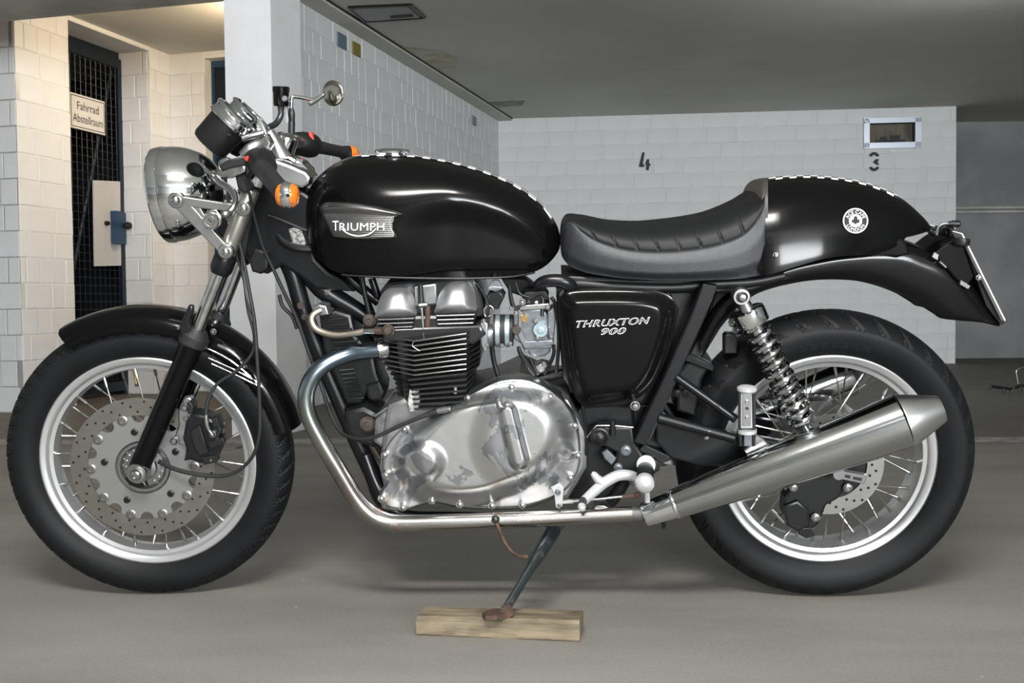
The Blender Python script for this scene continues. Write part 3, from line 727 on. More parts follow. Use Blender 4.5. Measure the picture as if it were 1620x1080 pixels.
# chain: wraps the sprocket and runs forward on the far side
cx0, cz0 = XR, .320; gx, gz, gr = B(985, 690, -.07).x, B(985, 690, -.07).z, .036
path = []
for i in range(24): a = PI/2 - PI*i/23; path.append((cx0+.109*math.cos(a), cz0+.109*math.sin(a)))
for i in range(26): t = i/25; path.append((cx0+(gx-cx0)*t, cz0-.109+(gz-gr-cz0+.109)*t))
for i in range(26): t = 1-i/25; path.append((cx0+(gx-cx0)*t, cz0+.109+(gz+gr-cz0-.109)*t))
chm = MB(); seg = .0159; acc = 0; last = path[0]; cnt = 0
dist = [0]
for p_, q_ in zip(path, path[1:]): dist.append(dist[-1]+math.hypot(q_[0]-p_[0], q_[1]-p_[1]))
def along(s):
    for i in range(len(dist)-1):
        if s <= dist[i+1]:
            t = (s-dist[i])/max(1e-9, dist[i+1]-dist[i]); return (path[i][0]+(path[i+1][0]-path[i][0])*t, path[i][1]+(path[i+1][1]-path[i][1])*t)
    return path[-1]
s = 0; side_w = .0695
while s < dist[-1]-seg:
    a_ = along(s); b_ = along(s+seg); dz = .0 if cnt % 2 else .002
    for yy in (side_w-.006-dz, side_w+.006+dz):
        va = Vector((a_[0], yy, a_[1])); vb = Vector((b_[0], yy, b_[1])); d_ = (vb-va); dn = d_.normalized(); up_ = Vector((-dn.z, 0, dn.x))
        box(chm, (va+vb)/2, d_.length*1.35, .0016, .010, dn, (0, 1, 0), up_)
    lathe(chm, (a_[0], side_w, a_[1]), Yn, [(-.009, .0042), (.009, .0042)], 8)
    s += seg; cnt += 1
cho = part(chm, 'drive_chain', CHROMEW); cho['kind'] = 'stuff'

# ---------------------------------------------------------------- front mudguard
def mudguard_front():
    mb = MB(); n = 40; sec = [(-.064, .300), (-.066, .306), (-.063, .322), (-.052, .336), (-.03, .3445), (0, .347), (.03, .3445), (.052, .336), (.063, .322), (.066, .306), (.064, .300)]
    vs = []; m = len(sec)
    for i in range(n+1):
        a = math.radians(119-(119-12.5)*i/n); f = 1
        for (h, r) in sec:
            edge = (.347-r)/.047
            e = math.radians(0)
            if i == 0: e = -math.radians(2.5*edge)
            vs.append(Vector((math.cos(a+e)*r, -h, math.sin(a+e)*r)))
        for (h, r) in reversed(sec):
            r -= .0025; h *= .965; edge = (.347-r)/.047
            e = -math.radians(2.5*edge) if i == 0 else 0
            vs.append(Vector((math.cos(a+e)*r, -h, math.sin(a+e)*r)))
    k = 2*m; fs = []
    for i in range(n):
        for j in range(k):
            l = (j+1) % k; fs.append((i*k+j, (i+1)*k+j, (i+1)*k+l, i*k+l))
    fs.append(tuple(range(k))); fs.append(tuple(reversed([n*k+j for j in range(k)])))
    mb.add(vs, fs); return mb
fg = mudguard_front().build('front_mudguard', PAINT, bike, matrix=Matrix.Translation(AXF) @ RS.to_4x4())
# mudguard stays (chrome rods) and bracket
for P in ([(322, 548, .083, 1.6), (365, 570, .083, 1.6), (415, 612, .074, 1.6)], [(335, 575, .083, 1.4), (372, 592, .083, 1.4), (412, 612, .076, 1.4)], [(330, 566, .083, 1.4), (372, 585, .083, 1.4), (410, 605, .076, 1.4)]):
    part(ptube(MB(), P, 8, 4, S), 'mudguard_stay', CHROME)
mb = MB(); prism(mb, [(318, 538), (330, 528), (352, 540), (376, 562), (400, 590), (408, 612), (388, 590), (362, 572), (336, 560)], .068, .071, .0015, S); part(mb, 'mudguard_bracket', PAINT)
mb = MB(); ptube(mb, [(345, 545, .076, 3.2), (362, 553, .078, 4), (378, 566, .078, 3), (388, 582, .074, 2)], 10, 4, S); part(mb, 'bracket_rib', CHROMEW)
bolt(337, 525, .073, 4.5, fn=S)
bolt(282, 519, .070, 2.5, fn=S)

# ---------------------------------------------------------------- fork
WF = .098
def fork_parts(far=False):
    L = []
    mb = MB(); ptube(mb, [(215, 755, WF, 13), (219, 744, WF, 16.5), (230, 716, WF, 16.2), (262, 642, WF, 16.8), (292, 572, WF, 17.5), (299, 555, WF, 18.5), (303, 545, WF, 19)], 20, 1, S); L.append((mb, 'fork_slider', PAINT))
    mb = MB(); ptube(mb, [(303, 546, WF, 20), (304, 543, WF, 23), (310, 531, WF, 23), (313, 524, WF, 16), (315, 520, WF, 13)], 20, 1, S); L.append((mb, 'dust_seal', RUB))
    mb = MB(); ptube(mb, [(309, 530, WF, 10.4), (350, 424, WF, 10.4), (357, 405, WF, 10.4)], 24, 1, S); L.append((mb, 'fork_stanchion', CHROMEW))
    mb = MB(); ptube(mb, [(354, 412, WF, 12.5), (356, 408, WF, 14), (397, 301, WF, 14), (398, 299, WF, 13)], 24, 1, S); L.append((mb, 'fork_cover', FORKSH))
    mb = MB(); ptube(mb, [(347, 433, WF, 14), (350, 425, WF, 18), (357, 407, WF, 18), (360, 400, WF, 15)], 20, 1, S); L.append((mb, 'lower_fork_clamp', SATIN))
    return L
def smir(mb):      # mirror across the steered centre plane
    out = MB(); out.f = [tuple(reversed(f)) for f in mb.f]
    for v in mb.v:
        q = RSt @ (v-AXF); q.y = -q.y; out.v.append(RS @ q + AXF)
    return out
for mb, nm, m in fork_parts(): part(mb, nm, m)
for mb, nm, m in fork_parts(): part(smir(mb), nm, m)
mb = MB(); ptube(mb, [(300, 533, WF, 8), (300, 488, WF+.012, 3)], 8, 1, S)
mb = MB(); prism(mb, [(287, 545), (284, 512), (293, 494), (298, 483), (304, 484), (304, 494), (298, 505), (302, 530), (300, 548)], WF+.005, WF+.022, .003, S); part(mb, 'fork_guard_lug', SATIN)
# axle nut
mb = MB(); disc(mb, 216, 750, WF+.024, 14, [(-16, 17), (-3, 17), (0, 15), (0, 13), (3, 12.5), (4, 9), (3, 8), (7, 7), (8, 5), (5, 4), (5, 0)], 28, S); part(mb, 'axle_nut', CHROMEW)
mb = MB(); prism(mb, [(196, 757), (204, 752), (228, 762), (232, 770), (222, 772), (205, 768)], WF-.012, WF+.006, .003, S); part(mb, 'axle_clamp', SATIN)
# speed sensor cable on the hub, caliper and its bracket
mb = MB(); prism(mb, [(281, 650), (290, 630), (300, 628), (309, 640), (308, 660), (296, 668), (302, 692), (296, 706), (284, 704), (276, 690), (282, 672)], .060, .082, .004, S); part(mb, 'caliper_bracket', CASTAL)
cal = MB(); prism(cal, [(294, 664), (304, 654), (318, 655), (330, 660), (344, 668), (352, 678), (346, 694), (350, 706), (340, 728), (318, 734), (300, 728), (290, 730), (294, 712), (288, 694)], .052, .100, .007, S); calo = part(cal, 'brake_caliper', SATIN)
cm = MB(); prism(cm, [(300, 682), (316, 672), (322, 690), (330, 716), (316, 722), (306, 708)], .098, .108, .004, S); part(cm, 'caliper_cover', PLAST, calo)
for P in ([(328, 700), (352, 692), (356, 698), (352, 704), (332, 712)], [(318, 724), (340, 720), (342, 732), (322, 736)], [(334, 662), (344, 660), (348, 676), (336, 678)], [(294, 640), (300, 634), (306, 642), (304, 656), (296, 654)]):
    cm = MB(); prism(cm, P, .070, .106, .004, S); part(cm, 'caliper_piston_housing', DARKM, calo)
for (x, y, r) in ((292, 645, 6.5), (275, 698, 6.5), (293, 663, 3.5), (336, 687, 5), (334, 728, 3)):
    bolt(x, y, .106, r, ZINC, bike, S, dome=True)

# ---------------------------------------------------------------- headlamp
hl0 = S(247, 311, .0); hl1 = S(356, 296, .0); ax = (hl1-hl0).normalized(); kk = Rp(1, hl0)
hm = MB(); lathe(hm, hl0, ax, [(a*kk, b*kk) for a, b in ((15, 71), (17, 73.5), (24, 74.5), (24.5, 74), (25.5, 74), (28, 74.8), (40, 74), (54, 71), (68, 66), (82, 58), (94, 47), (103, 33), (108, 16), (109, 0))], 64)
hlo = part(hm, 'headlamp', CHROME)
hg = MB(); lathe(hg, hl0, ax, [(a*kk, b*kk) for a, b in ((-1, 0), (0, 18), (3, 38), (8, 56), (13, 66), (15, 69), (19, 69))], 64); part(hg, 'headlamp_lens', LENS, hlo)
hg = MB(); lathe(hg, hl0, ax, [(a*kk, b*kk) for a, b in ((9, 70), (7, 72), (10, 75), (18, 76), (24, 75.5), (24, 72), (13, 68))], 64, ring=True); part(hg, 'headlamp_rim', CHROME, hlo)
bolt(281, 356, .085, 3.4, CHROMEW, hlo, S)
# bracket plates, ears with holes (near and far)
bk = MB(); WB_ = .128
def bar(mb, a, b, ra, rb, w0, w1, fn=S):
    d = Vector((b[0]-a[0], b[1]-a[1])); d.normalize(); n = Vector((-d.y, d.x))
    prism(mb, [(a[0]+n.x*ra, a[1]+n.y*ra), (b[0]+n.x*rb, b[1]+n.y*rb), (b[0]-n.x*rb, b[1]-n.y*rb), (a[0]-n.x*ra, a[1]-n.y*ra)], w0, w1, .003, fn)
bar(bk, (284, 318), (384, 331), 8, 6, WB_-.012, WB_+.002); bar(bk, (286, 322), (356, 398), 11, 8, WB_-.012, WB_+.002); bar(bk, (300, 318), (318, 348), 9, 9, WB_-.012, WB_+.0005)
for (x, y, r) in ((278, 317, 13), (384, 330, 12), (356, 398, 12)): disc(bk, x, y, WB_+.004, r, [(-14, r), (-1.5, r), (0, r-2), (0, 0)], 24, S)
bko = part(bk, 'headlamp_bracket', SATAL)
part(smir(bk), 'headlamp_bracket', SATAL)
for (x, y, r) in ((277, 317, 7), (384.5, 330, 7.5), (356.5, 399, 7)):
    mb = MB(); disc(mb, x, y, WB_+.008, r, [(-5, r*1.15), (0, r*1.15), (0, r*.9), (3, r*.75), (4.5, r*.4), (4.5, 0)], 18, S); part(mb, 'bracket_bolt', CHROMEW, bko)
ig = MB(); prism(ig, [(322, 341), (327, 332), (342, 331), (350, 342), (348, 356), (338, 364), (326, 362)], WB_-.01, WB_+.006, .003, S); igo = part(ig, 'ignition_housing', CHROMEW)
ig = MB(); disc(ig, 332.5, 349, WB_+.016, 12, [(-14, 13), (-2, 13), (0, 12), (0, 9.5), (-2, 9), (-2, 7), (0, 6.5), (0, 0)], 30, S); part(ig, 'ignition_lock', SATAL, igo)
ig = MB(); bar(ig, (328.5, 346), (335.5, 352), .9, .9, WB_+.014, WB_+.0175); part(ig, 'key_slot', INK, igo)

# ---------------------------------------------------------------- clocks
def gauge(dw):
    c = S(332, 228, .07); c = RS @ ((RSt @ (c-AXF)) + Vector((0, .07-dw, 0))) + AXF
    a2 = S(364, 193, .07)-S(332, 228, .07); ax = (a2.normalized()+Vector((0, .06, 0))).normalized(); kk = Rp(1, c)
    mb = MB(); lathe(mb, c, ax, [(-a*kk, b*kk) for a, b in ((5, 0), (5, 22), (3, 28))]+[(a*kk, b*kk) for a, b in ((2, 30.5), (44, 32.5), (48, 33))], 48); o = part(mb, 'instrument_clock', PLAST)
    mb = MB(); lathe(mb, c, ax, [(a*kk, b*kk) for a, b in ((44, 33), (44, 37), (45.5, 38.5), (47.5, 38.5), (49, 36.5), (50, 35), (58, 35), (60, 37), (63, 37.5), (65, 36), (66, 33), (64, 31), (46, 31))], 64, ring=True); part(mb, 'clock_bezel', CHROME, o)
    mb = MB(); lathe(mb, c, ax, [(a*kk, b*kk) for a, b in ((60, 0), (60, 31.5), (62, 32), (64, 22), (65, 0))], 40); part(mb, 'clock_glass', mat('clock_glass', (.02, .02, .022), .05, 0, 1) if 'clock_glass' not in bpy.data.materials else bpy.data.materials['clock_glass'], o)
    return o
gauge(.07); gauge(-.06)
mb = MB(); disc(mb, 362, 213, .118, 3, None, 10, S); part(mb, 'clock_knob', PLAST)

# ---------------------------------------------------------------- yoke, bars, grips
ty = MB()
prism(ty, [(398, 256), (420, 250), (440, 254), (462, 262), (484, 272), (491, 281), (488, 292), (478, 298), (458, 293), (430, 282), (404, 274)], -.03, .075, .006, S)
tyo = part(ty, 'top_yoke', SATAL)
mb = MB(); prism(mb, [(440, 250), (456, 246), (476, 256), (488, 268), (490, 276), (470, 268), (446, 262)], -.06, .02, .006, S); part(mb, 'yoke_clamp_plate', CHROME)
mb = MB(); ptube(mb, [(426, 208, .0, 8), (434, 224, .0, 11), (444, 244, .0, 13), (450, 256, .0, 15)], 20, 4, S); part(mb, 'clock_cone', CASTAL)
mb = MB(); ptube(mb, [(436, 222, -.08, 11), (462, 222, -.12, 11), (474, 226, -.15, 9)], 20, 3, S); part(mb, 'bar_clamp', SATAL)
mb = MB(); ptube(mb, [(384, 246, .08, 8), (396, 236, .08, 10), (410, 228, .07, 10), (422, 222, .05, 8)], 16, 4, S); part(mb, 'clock_bracket', CASTAL)
mb = MB(); c_ = S(468, 264, .0); lathe(mb, c_, Vector((.35, 0, 1)), [(-.02, .030), (.0, .030), (.008, .027), (.012, .020), (.020, .018), (.022, .0)], 8); part(mb, 'steering_stem_nut', CHROME)
mb = MB(); c_ = S(412, 270, .07); lathe(mb, c_, Vector((.42, 0, .9)), [(-.03, .026), (.02, .026), (.03, .024), (.034, .018), (.034, 0)], 24); part(mb, 'fork_cap', CHROMEW)
mb = MB(); c_ = S(448, 236, -.085); lathe(mb, c_, Vector((.42, 0, .9)), [(-.03, .026), (.02, .026), (.03, .024), (.034, .018), (.034, 0)], 24); part(mb, 'fork_cap', CHROMEW)
for P in ([(396, 262), (398, 238), (406, 220), (420, 212), (428, 226), (420, 250), (412, 270)], [(372, 214), (390, 206), (404, 204), (404, 212), (390, 216), (376, 222)], [(386, 232), (396, 224), (410, 226), (404, 244), (390, 252)]):
    mb = MB(); prism(mb, P, .03, .075, .004, S); part(mb, 'clock_mount', CHROMEW)
mb = MB(); prism(mb, [(405, 183), (412, 186), (424, 214), (431, 232), (425, 238), (412, 222), (404, 214)], .01, .03, .004, S); part(mb, 'warning_light_panel', CHROME)
mb = MB(); ptube(mb, [(384, 220, .085, 5), (402, 214, .085, 5.2), (416, 210, .08, 5)], 12, 2, S); part(mb, 'clock_stay', SATAL)
# near handlebar
mb = MB(); ptube(mb, [(402, 262, .10, 10), (412, 262, .15, 9.5), (424, 272, .20, 9)], 16, 3, S); part(mb, 'handlebar', SATIN)
mb = MB(); ptube(mb, [(404, 252, .125, 17), (409, 254, .15, 21), (414, 258, .175, 22), (420, 264, .20, 19)], 20, 4, S); swo = part(mb, 'switch_housing', PLAST)
mb = MB(); prism(mb, [(386, 246), (392, 238), (410, 234), (424, 240), (430, 252), (424, 262), (404, 262), (390, 280), (386, 262)], .13, .175, .006, S); part(mb, 'switch_case', PLAST, swo)
mb = MB(); disc(mb, 391.5, 251, .181, 5, [(-8, 4.5), (0, 4.5), (1.5, 3), (1.5, 0)], 16, S); part(mb, 'horn_button', RED, swo)
mb = MB(); ptube(mb, [(411, 262, .185, 16), (424, 277, .23, 15), (436, 291, .28, 14.5), (446, 303, .315, 15)], 20, 4, S); part(mb, 'grip', RUB)
def bar_end(c, ax, k, m=CHROME):
    mb = MB(); lathe(mb, c, ax, [(a*k, b*k) for a, b in ((-14, 12), (-10, 17), (-4, 20), (4, 21), (10, 19), (15, 13), (18, 6), (18.5, 0))], 40); return mb
ce_ = S(452, 309, .335); kx = Rp(1, ce_)
# bar end indicator: chrome barrel between two amber lens caps
def indicator(c, k):
    X = Vector((1, 0, -.02)).normalized(); n = 24
    mb = MB(); pr = [(-5, 19.3), (-3, 20.4), (0, 20.8), (6, 20.8), (10, 19.5), (10.5, 19)]
    lathe(mb, c, X, [(a*k, b*k) for a, b in pr], 40); o = part(mb, 'bar_end_indicator', CHROME)
    for s_, off in ((-1, -4.5), (1, 10)):
        mb = MB(); lathe(mb, c, X, [((off+s_*a)*k, b*k) for a, b in ((0, 19.2), (3, 18.6), (7, 16.2), (9.5, 12.5), (11, 8), (12, 0))], 32); part(mb, 'amber_lens', AMBER, o)
    mb = MB(); disc(mb, 455, 309, .335+21*k, 2.5, [(-4, 3), (0, 3), (1, 2), (1, 0)], 10, S); part(mb, 'screw', DARKM, o)
    return o
indicator(ce_, kx)
# far handlebar
mb = MB(); ptube(mb, [(440, 222, -.10, 8), (462, 222, -.15, 8), (478, 226, -.19, 8)], 16, 3, S); part(mb, 'handlebar', SATAL)
mb = MB(); ptube(mb, [(458, 226, -.17, 14), (466, 227, -.175, 17.5), (480, 228, -.185, 19.5), (490, 230, -.20, 19.5), (498, 232, -.21, 17), (502, 233, -.215, 12)], 24, 4, S); sw2 = part(mb, 'throttle_housing', PLAST)
mb = MB(); prism(mb, [(487, 209), (493, 210), (497, 221), (491, 223)], -.20, -.172, .003, S); part(mb, 'kill_switch', RED, sw2)
for x, y in ((464, 214), (474, 232), (462, 235)): bolt(x, y, -.163, 3, PLAST, sw2, S)
mb = MB(); ptube(mb, [(498, 231, -.21, 11), (520, 236, -.26, 9.5), (540, 240, -.31, 9.5), (548, 242, -.33, 10.5)], 20, 4, S); part(mb, 'grip', RUB)
mb = MB(); ptube(mb, [(544, 240, -.325, 11), (550, 244, -.335, 14), (556, 245, -.34, 12)], 20, 2, S); part(mb, 'bar_end_weight', PLAST)
mb = MB(); c_ = S(556, 245, -.34); k_ = Rp(1, c_); lathe(mb, c_, Vector((1, 0, 0)), [(a*k_, b*k_) for a, b in ((-6, 14.5), (0, 14.5), (5, 13.5), (9, 10), (12, 5), (12.5, 0))], 32); part(mb, 'amber_lens', AMBER)
# master cylinder reservoir, hose, mirror
mb = MB(); c_ = S(445, 166, -.18); k_ = Rp(1, c_); u_ = (S(444.5, 130, -.18)-c_).normalized()
lathe(mb, c_, u_, [(a*k_, b*k_) for a, b in ((-2, 6), (-2, 11.5), (2, 12.3), (20, 12.3), (20, 13.3), (27, 13.3), (28.5, 12), (28.5, 0))], 32); rso = part(mb, 'brake_fluid_reservoir', PAINT)
mb = MB(); disc(mb, 450, 156, -.163, 4, [(-4, 4.8), (0, 4.8), (1, 3.5), (1, 0)], 16, S); part(mb, 'sight_glass', GREY, rso)
mb = MB(); ptube(mb, [(444.5, 174, -.18, 5), (444.5, 167, -.18, 6)], 8, 1, S); part(mb, 'hose_union', RUST, rso)
mb = MB(); ptube(mb, [(444.5, 172, -.18, 4.6), (444, 183, -.18, 4.8), (437, 195, -.17, 5), (426, 201, -.15, 5)], 14, 5, S); part(mb, 'reservoir_hose', STAND)
mb = MB(); ptube(mb, [(461, 213, -.19, 5.5), (461.5, 192, -.19, 5.5)], 14, 1, S); part(mb, 'mirror_mount', STAND)
mb = MB(); prism(mb, [(451, 168), (454, 166), (457, 190), (460, 196), (452, 196)], -.20, -.19, .001, S); part(mb, 'reservoir_bracket', SATAL)
mb = MB(); ptube(mb, [(461.5, 194, -.19, 5), (461.5, 187, -.19, 5.2), (461, 180, -.19, 5.8), (461, 174, -.19, 4.5), (461, 171, -.19, 3.5)], 8, 1, S); part(mb, 'mirror_nut', PLAST)
mb = MB(); ptube(mb, [(461, 176, -.19, 3), (461, 162, -.19, 3), (462, 155, -.192, 3), (467, 153, -.195, 3), (495, 158, -.21, 3)], 12, 5, S); mst = part(mb, 'mirror_stem', CHROME)
mb = MB(); ptube(mb, [(490, 165, -.205, 3.4), (499, 159, -.215, 4), (510, 151, -.225, 3.2), (513, 148, -.225, 2.5)], 12, 3, S); part(mb, 'mirror_joint', CHROME, mst)
mb = MB(); c_ = S(527, 147.5, -.235); k_ = Rp(1, c_); a_ = Vector((-.42, -1, .0)).normalized(); lathe(mb, c_, a_, [(a*k_, b*k_) for a, b in ((-3, 0), (-3, 18.5), (-1.5, 19.6), (.5, 20), (1.5, 19.2), (2.2, 18), (3.4, 12), (4, 6), (4.2, 0))], 48)
mro = part(mb, 'mirror', GLASS)
# clutch lever (near): bracket, lever blade with ball
mb = MB(); prism(mb, [(338, 276), (352, 268), (378, 258), (388, 262), (388, 272), (366, 282), (346, 284)], .145, .165, .004, S); part(mb, 'lever_perch', CHROMEW)
mb = MB(); prism(mb, [(346, 262), (358, 254), (386, 246), (392, 252), (388, 262), (350, 270)], .14, .17, .004, S); part(mb, 'lever_cover', PLAST)
mb = MB(); ptube(mb, [(341, 281, .165, 5), (350, 290, .18, 5.5), (362, 298, .20, 6), (370, 306, .215, 6), (373, 316, .23, 5.5), (370, 326, .245, 5), (364, 334, .25, 5), (358, 338, .255, 6.5), (354, 339, .256, 6.5), (350, 339, .256, 3)], 14, 5, S); part(mb, 'clutch_lever', SATAL)
mb = MB(); disc(mb, 357, 261, .15, 5, [(-10, 12), (0, 12), (3, 10), (4, 0)], 20, S); part(mb, 'lever_pivot', CHROMEW)
mb = MB(); prism(mb, [(370, 272), (386, 268), (392, 282), (398, 300), (386, 306), (376, 298)], .09, .13, .004, S); part(mb, 'clutch_switch', PLAST)

# ---------------------------------------------------------------- frame
fr = MB()
ptube(fr, [(434, 340, 0, 19), (452, 400, 0, 19)], 20, 1); 
frm = part(fr, 'frame_headstock', SATIN)
mb = MB(); prism(mb, [(398, 300), (430, 292), (470, 296), (500, 318), (490, 372), (500, 410), (520, 430), (540, 440), (560, 462), (500, 458), (470, 436), (446, 420), (422, 434), (404, 430), (392, 414), (384, 396), (392, 350)], -.035, .035, .008); part(mb, 'headstock_gusset', SATIN)
mb = MB(); prism(mb, [(374, 300), (410, 296), (424, 316), (412, 340), (396, 392), (386, 410), (372, 400), (384, 350)], -.06, .05, .008, S); part(mb, 'lower_yoke_shroud', PLAST)
mb = MB(); ptube(mb, [(446, 396, 0, 15), (463, 432, 0, 14.5), (480, 490, 0, 14), (508, 565, 0, 14), (536, 630, 0, 14), (562, 690, 0, 14), (590, 750, 0, 14), (606, 790, 0, 14), (640, 812, 0, 12)], 18, 4); part(mb, 'downtube', SATIN)
for dx in (0,):
    for s_ in (1, -1):
        mb = MB(); ptube(mb, [(578, 720, .06*s_, 9), (600, 775, .075*s_, 9), (632, 812, .08*s_, 9), (720, 818, .08*s_, 9), (900, 818, .085*s_, 9), (960, 800, .085*s_, 9), (990, 760, .085*s_, 9)], 12, 4); part(mb, 'cradle_tube', SATIN)
mb = MB(); ptube(mb, [(470, 400, 0, 18), (510, 456, 0, 17), (560, 488, 0, 14), (596, 512, 0, 13)], 18, 4); part(mb, 'frame_top_tube', SATIN)
mb = MB(); ptube(mb, [(521, 456, 0, 18.5), (525, 459, 0, 18.5)], 18, 1); part(mb, 'weld_collar', CHROMEW)
mb = MB(); ptube(mb, [(540, 424, 0, 9), (560, 446, 0, 9), (600, 478, 0, 8)], 14, 4); part(mb, 'frame_brace', SATIN)
for P in ([(572, 438, .05, 5), (576, 460, .05, 4.5), (585, 498, .05, 4.5), (588, 506, .05, 5)], [(588, 440, .02, 6), (598, 470, .02, 6)], [(566, 438, .0, 4), (592, 500, -.04, 4)]):
    mb = MB(); ptube(mb, P, 12, 2); part(mb, 'engine_stay', SATIN)
bolt(584, 507, .075, 8, RUSTCAP, dome=False)
for x, y, r in ((475, 484, 4.5), (482, 502, 4.5)): bolt(x, y, .025, r, RUSTCAP, dome=False)
mb = MB(); prism(mb, [(456, 362), (474, 358), (484, 384), (480, 390), (464, 388)], .030, .038, .001); vpl = part(mb, 'frame_plate', mat('plate_aluminium', (.42, .42, .40), .45, .6, noise=(160, (.12, .12, .12), .4, .55)))
mb = MB(); prism(mb, [(404, 392), (424, 400), (424, 424), (412, 434), (398, 430), (392, 410)], .0, .06, .006); part(mb, 'wiring_cover', PLAST)
# seat rails, subframe post, hanger struts, swing arm
mb = MB(); ptube(mb, [(850, 452, .10, 8.5), (862, 445, .115, 10), (885, 444, .118, 10.5), (900, 450, .115, 11), (908, 462, .10, 11)], 16, 5); part(mb, 'frame_side_tube', SATIN)
for s_ in (1, -1):
    mb = MB(); ptube(mb, [(880, 446, .07*s_, 9), (960, 452, .08*s_, 9), (1060, 455, .08*s_, 9), (1120, 450, .08*s_, 9), (1190, 446, .08*s_, 9), (1240, 436, .08*s_, 8)], 14, 4); part(mb, 'seat_rail', PLAST)
def post(s_):
    a, b = (B(1122, 452, .105*s_), B(1008, 706, .115*s_)) if s_ > 0 else (None, None)
    mb = MB(); ptube(mb, [(1126, 446, .108, 12), (1100, 510, .112, 11), (1050, 615, .117, 11), (1012, 700, .12, 11)], 4, 1); return mb
mb = MB(); prism(mb, [(1112, 448), (1136, 452), (1118, 500), (1078, 588), (1030, 695), (1022, 706), (1002, 700), (1008, 686), (1052, 592), (1092, 500)], .098, .122, .004); part(mb, 'subframe_post', SATIN); part(mb.mirrored(), 'subframe_post', SATIN)
mb = MB(); prism(mb, [(1136, 452), (1200, 444), (1252, 440), (1200, 462), (1168, 485), (1140, 520), (1112, 566), (1076, 592), (1118, 500)], -.055, .055, .006); part(mb, 'inner_mudguard', PLAST)
mb = MB(); ptube(mb, [(1070, 596, .12, 6.5), (1118, 630, .13, 7), (1164, 663, .138, 7)], 14, 1); part(mb, 'hanger_strut', SATIN)
mb = MB(); ptube(mb, [(1132, 640, .1335, 7.6), (1137, 643.5, .1335, 7.6)], 14, 1); part(mb, 'strut_ring', SATIN)
mb = MB(); ptube(mb, [(1042, 661, .12, 8.5), (1110, 679, .13, 8.2), (1162, 693, .138, 8)], 14, 1); part(mb, 'hanger_strut', SATIN)
mb = MB(); ptube(mb, [(1118, 681, .131, 9.3), (1122, 682, .131, 9.3)], 14, 1); part(mb, 'strut_ring', SATIN); bolt(1118, 692, .131, 3.5)
mb = MB(); prism(mb, [(1036, 664), (1180, 690), (1240, 700), (1330, 706), (1336, 740), (1240, 742), (1110, 738), (1060, 726), (1038, 700)], .072, .098, .006); part(mb, 'swing_arm', SATIN); part(mb.mirrored(), 'swing_arm', SATIN)
mb = MB(); prism(mb, [(1000, 640), (1040, 640), (1080, 680), (1080, 730), (1000, 700)], -.07, .07, .006); part(mb, 'swing_arm_pivot', SATIN)
mb = MB(); prism(mb, [(1070, 590), (1100, 560), (1128, 572), (1112, 600), (1100, 660), (1070, 650)], -.05, .06, .008); part(mb, 'battery_box', DARKM)
mb = MB(); prism(mb, [(1068, 566), (1092, 560), (1130, 580), (1128, 588), (1090, 574)], .03, .08, .003); part(mb, 'chain_guard', SATIN)
mb = MB(); prism(mb, [(1146, 532), (1150, 528), (1162, 528), (1168, 534), (1166, 560), (1146, 560)], .03, .06, .004); part(mb, 'fluid_bottle', PLAST)
for x in (1072, 1084): bolt(x, 622, .07, 5, DARKM, dome=False)
bolt(1005, 642, .128, 7, ZINC)

mb = MB(); prism(mb, [(1050, 458), (1134, 452), (1100, 540), (1062, 615), (1030, 660), (1000, 660), (1030, 600), (1064, 520)], -.07, .06, .006); part(mb, 'rear_inner_panel', DARKM)
mb = MB(); prism(mb, [(888, 436), (1000, 440), (1200, 434), (1250, 440), (1180, 464), (900, 464)], -.085, .085, .006); part(mb, 'seat_base', PLAST)
# ---------------------------------------------------------------- tank
TT = [(483, 325), (484, 312), (487, 303), (492, 294), (500, 283), (512, 271), (528, 259.5), (545, 251), (565, 246.5), (590, 245), (620, 245), (650, 246), (680, 250), (715, 257), (750, 266.5), (785, 279), (815, 293), (840, 309), (858, 324), (870, 338), (879, 352), (884, 364), (887, 378)]
TB = [(483, 335), (484, 355), (487, 376), (492, 393), (500, 407), (512, 419), (528, 428), (545, 433), (590, 438), (650, 440), (715, 440), (785, 438), (830, 434), (850, 428), (865, 419), (876, 408), (884, 396), (887, 384)]
TW = [(483, .018), (484, .035), (487, .055), (492, .073), (500, .09), (512, .105), (528, .118), (550, .130), (580, .137), (620, .139), (660, .136), (720, .126), (780, .114), (830, .100), (855, .088), (870, .072), (880, .052), (885, .035), (887, .02)]
RIDGE = [(600, 345), (640, 332), (680, 324), (720, 322), (760, 328), (800, 342), (840, 364), (870, 388), (887, 398)]
def tank_w(x, y):
    t, b = interp(TT, x), interp(TB, x); s = max(0, min(1, (y-t)/max(1e-6, b-t))); sm = .56
    if s < sm: f = (1-(1-s/sm)**2.25)**(1/2.1)
    else: f = 1-.16*((s-sm)/(1-sm))**2.2
    if x > 610:
        r = interp(RIDGE, x); k = smooth(610, 720, x)
        if y < r: g = (1-(1-max(0, (y-t)/(r-t)))**2.1)**(1/2.0)
        else: g = 1-.15*smooth(r-4, r+34, y)-.015*(y-r)/100-.10*smooth(410, 442, y)
        f = f*(1-k)+g*k
    W = interp(TW, x)*f
    return max(W, 0)
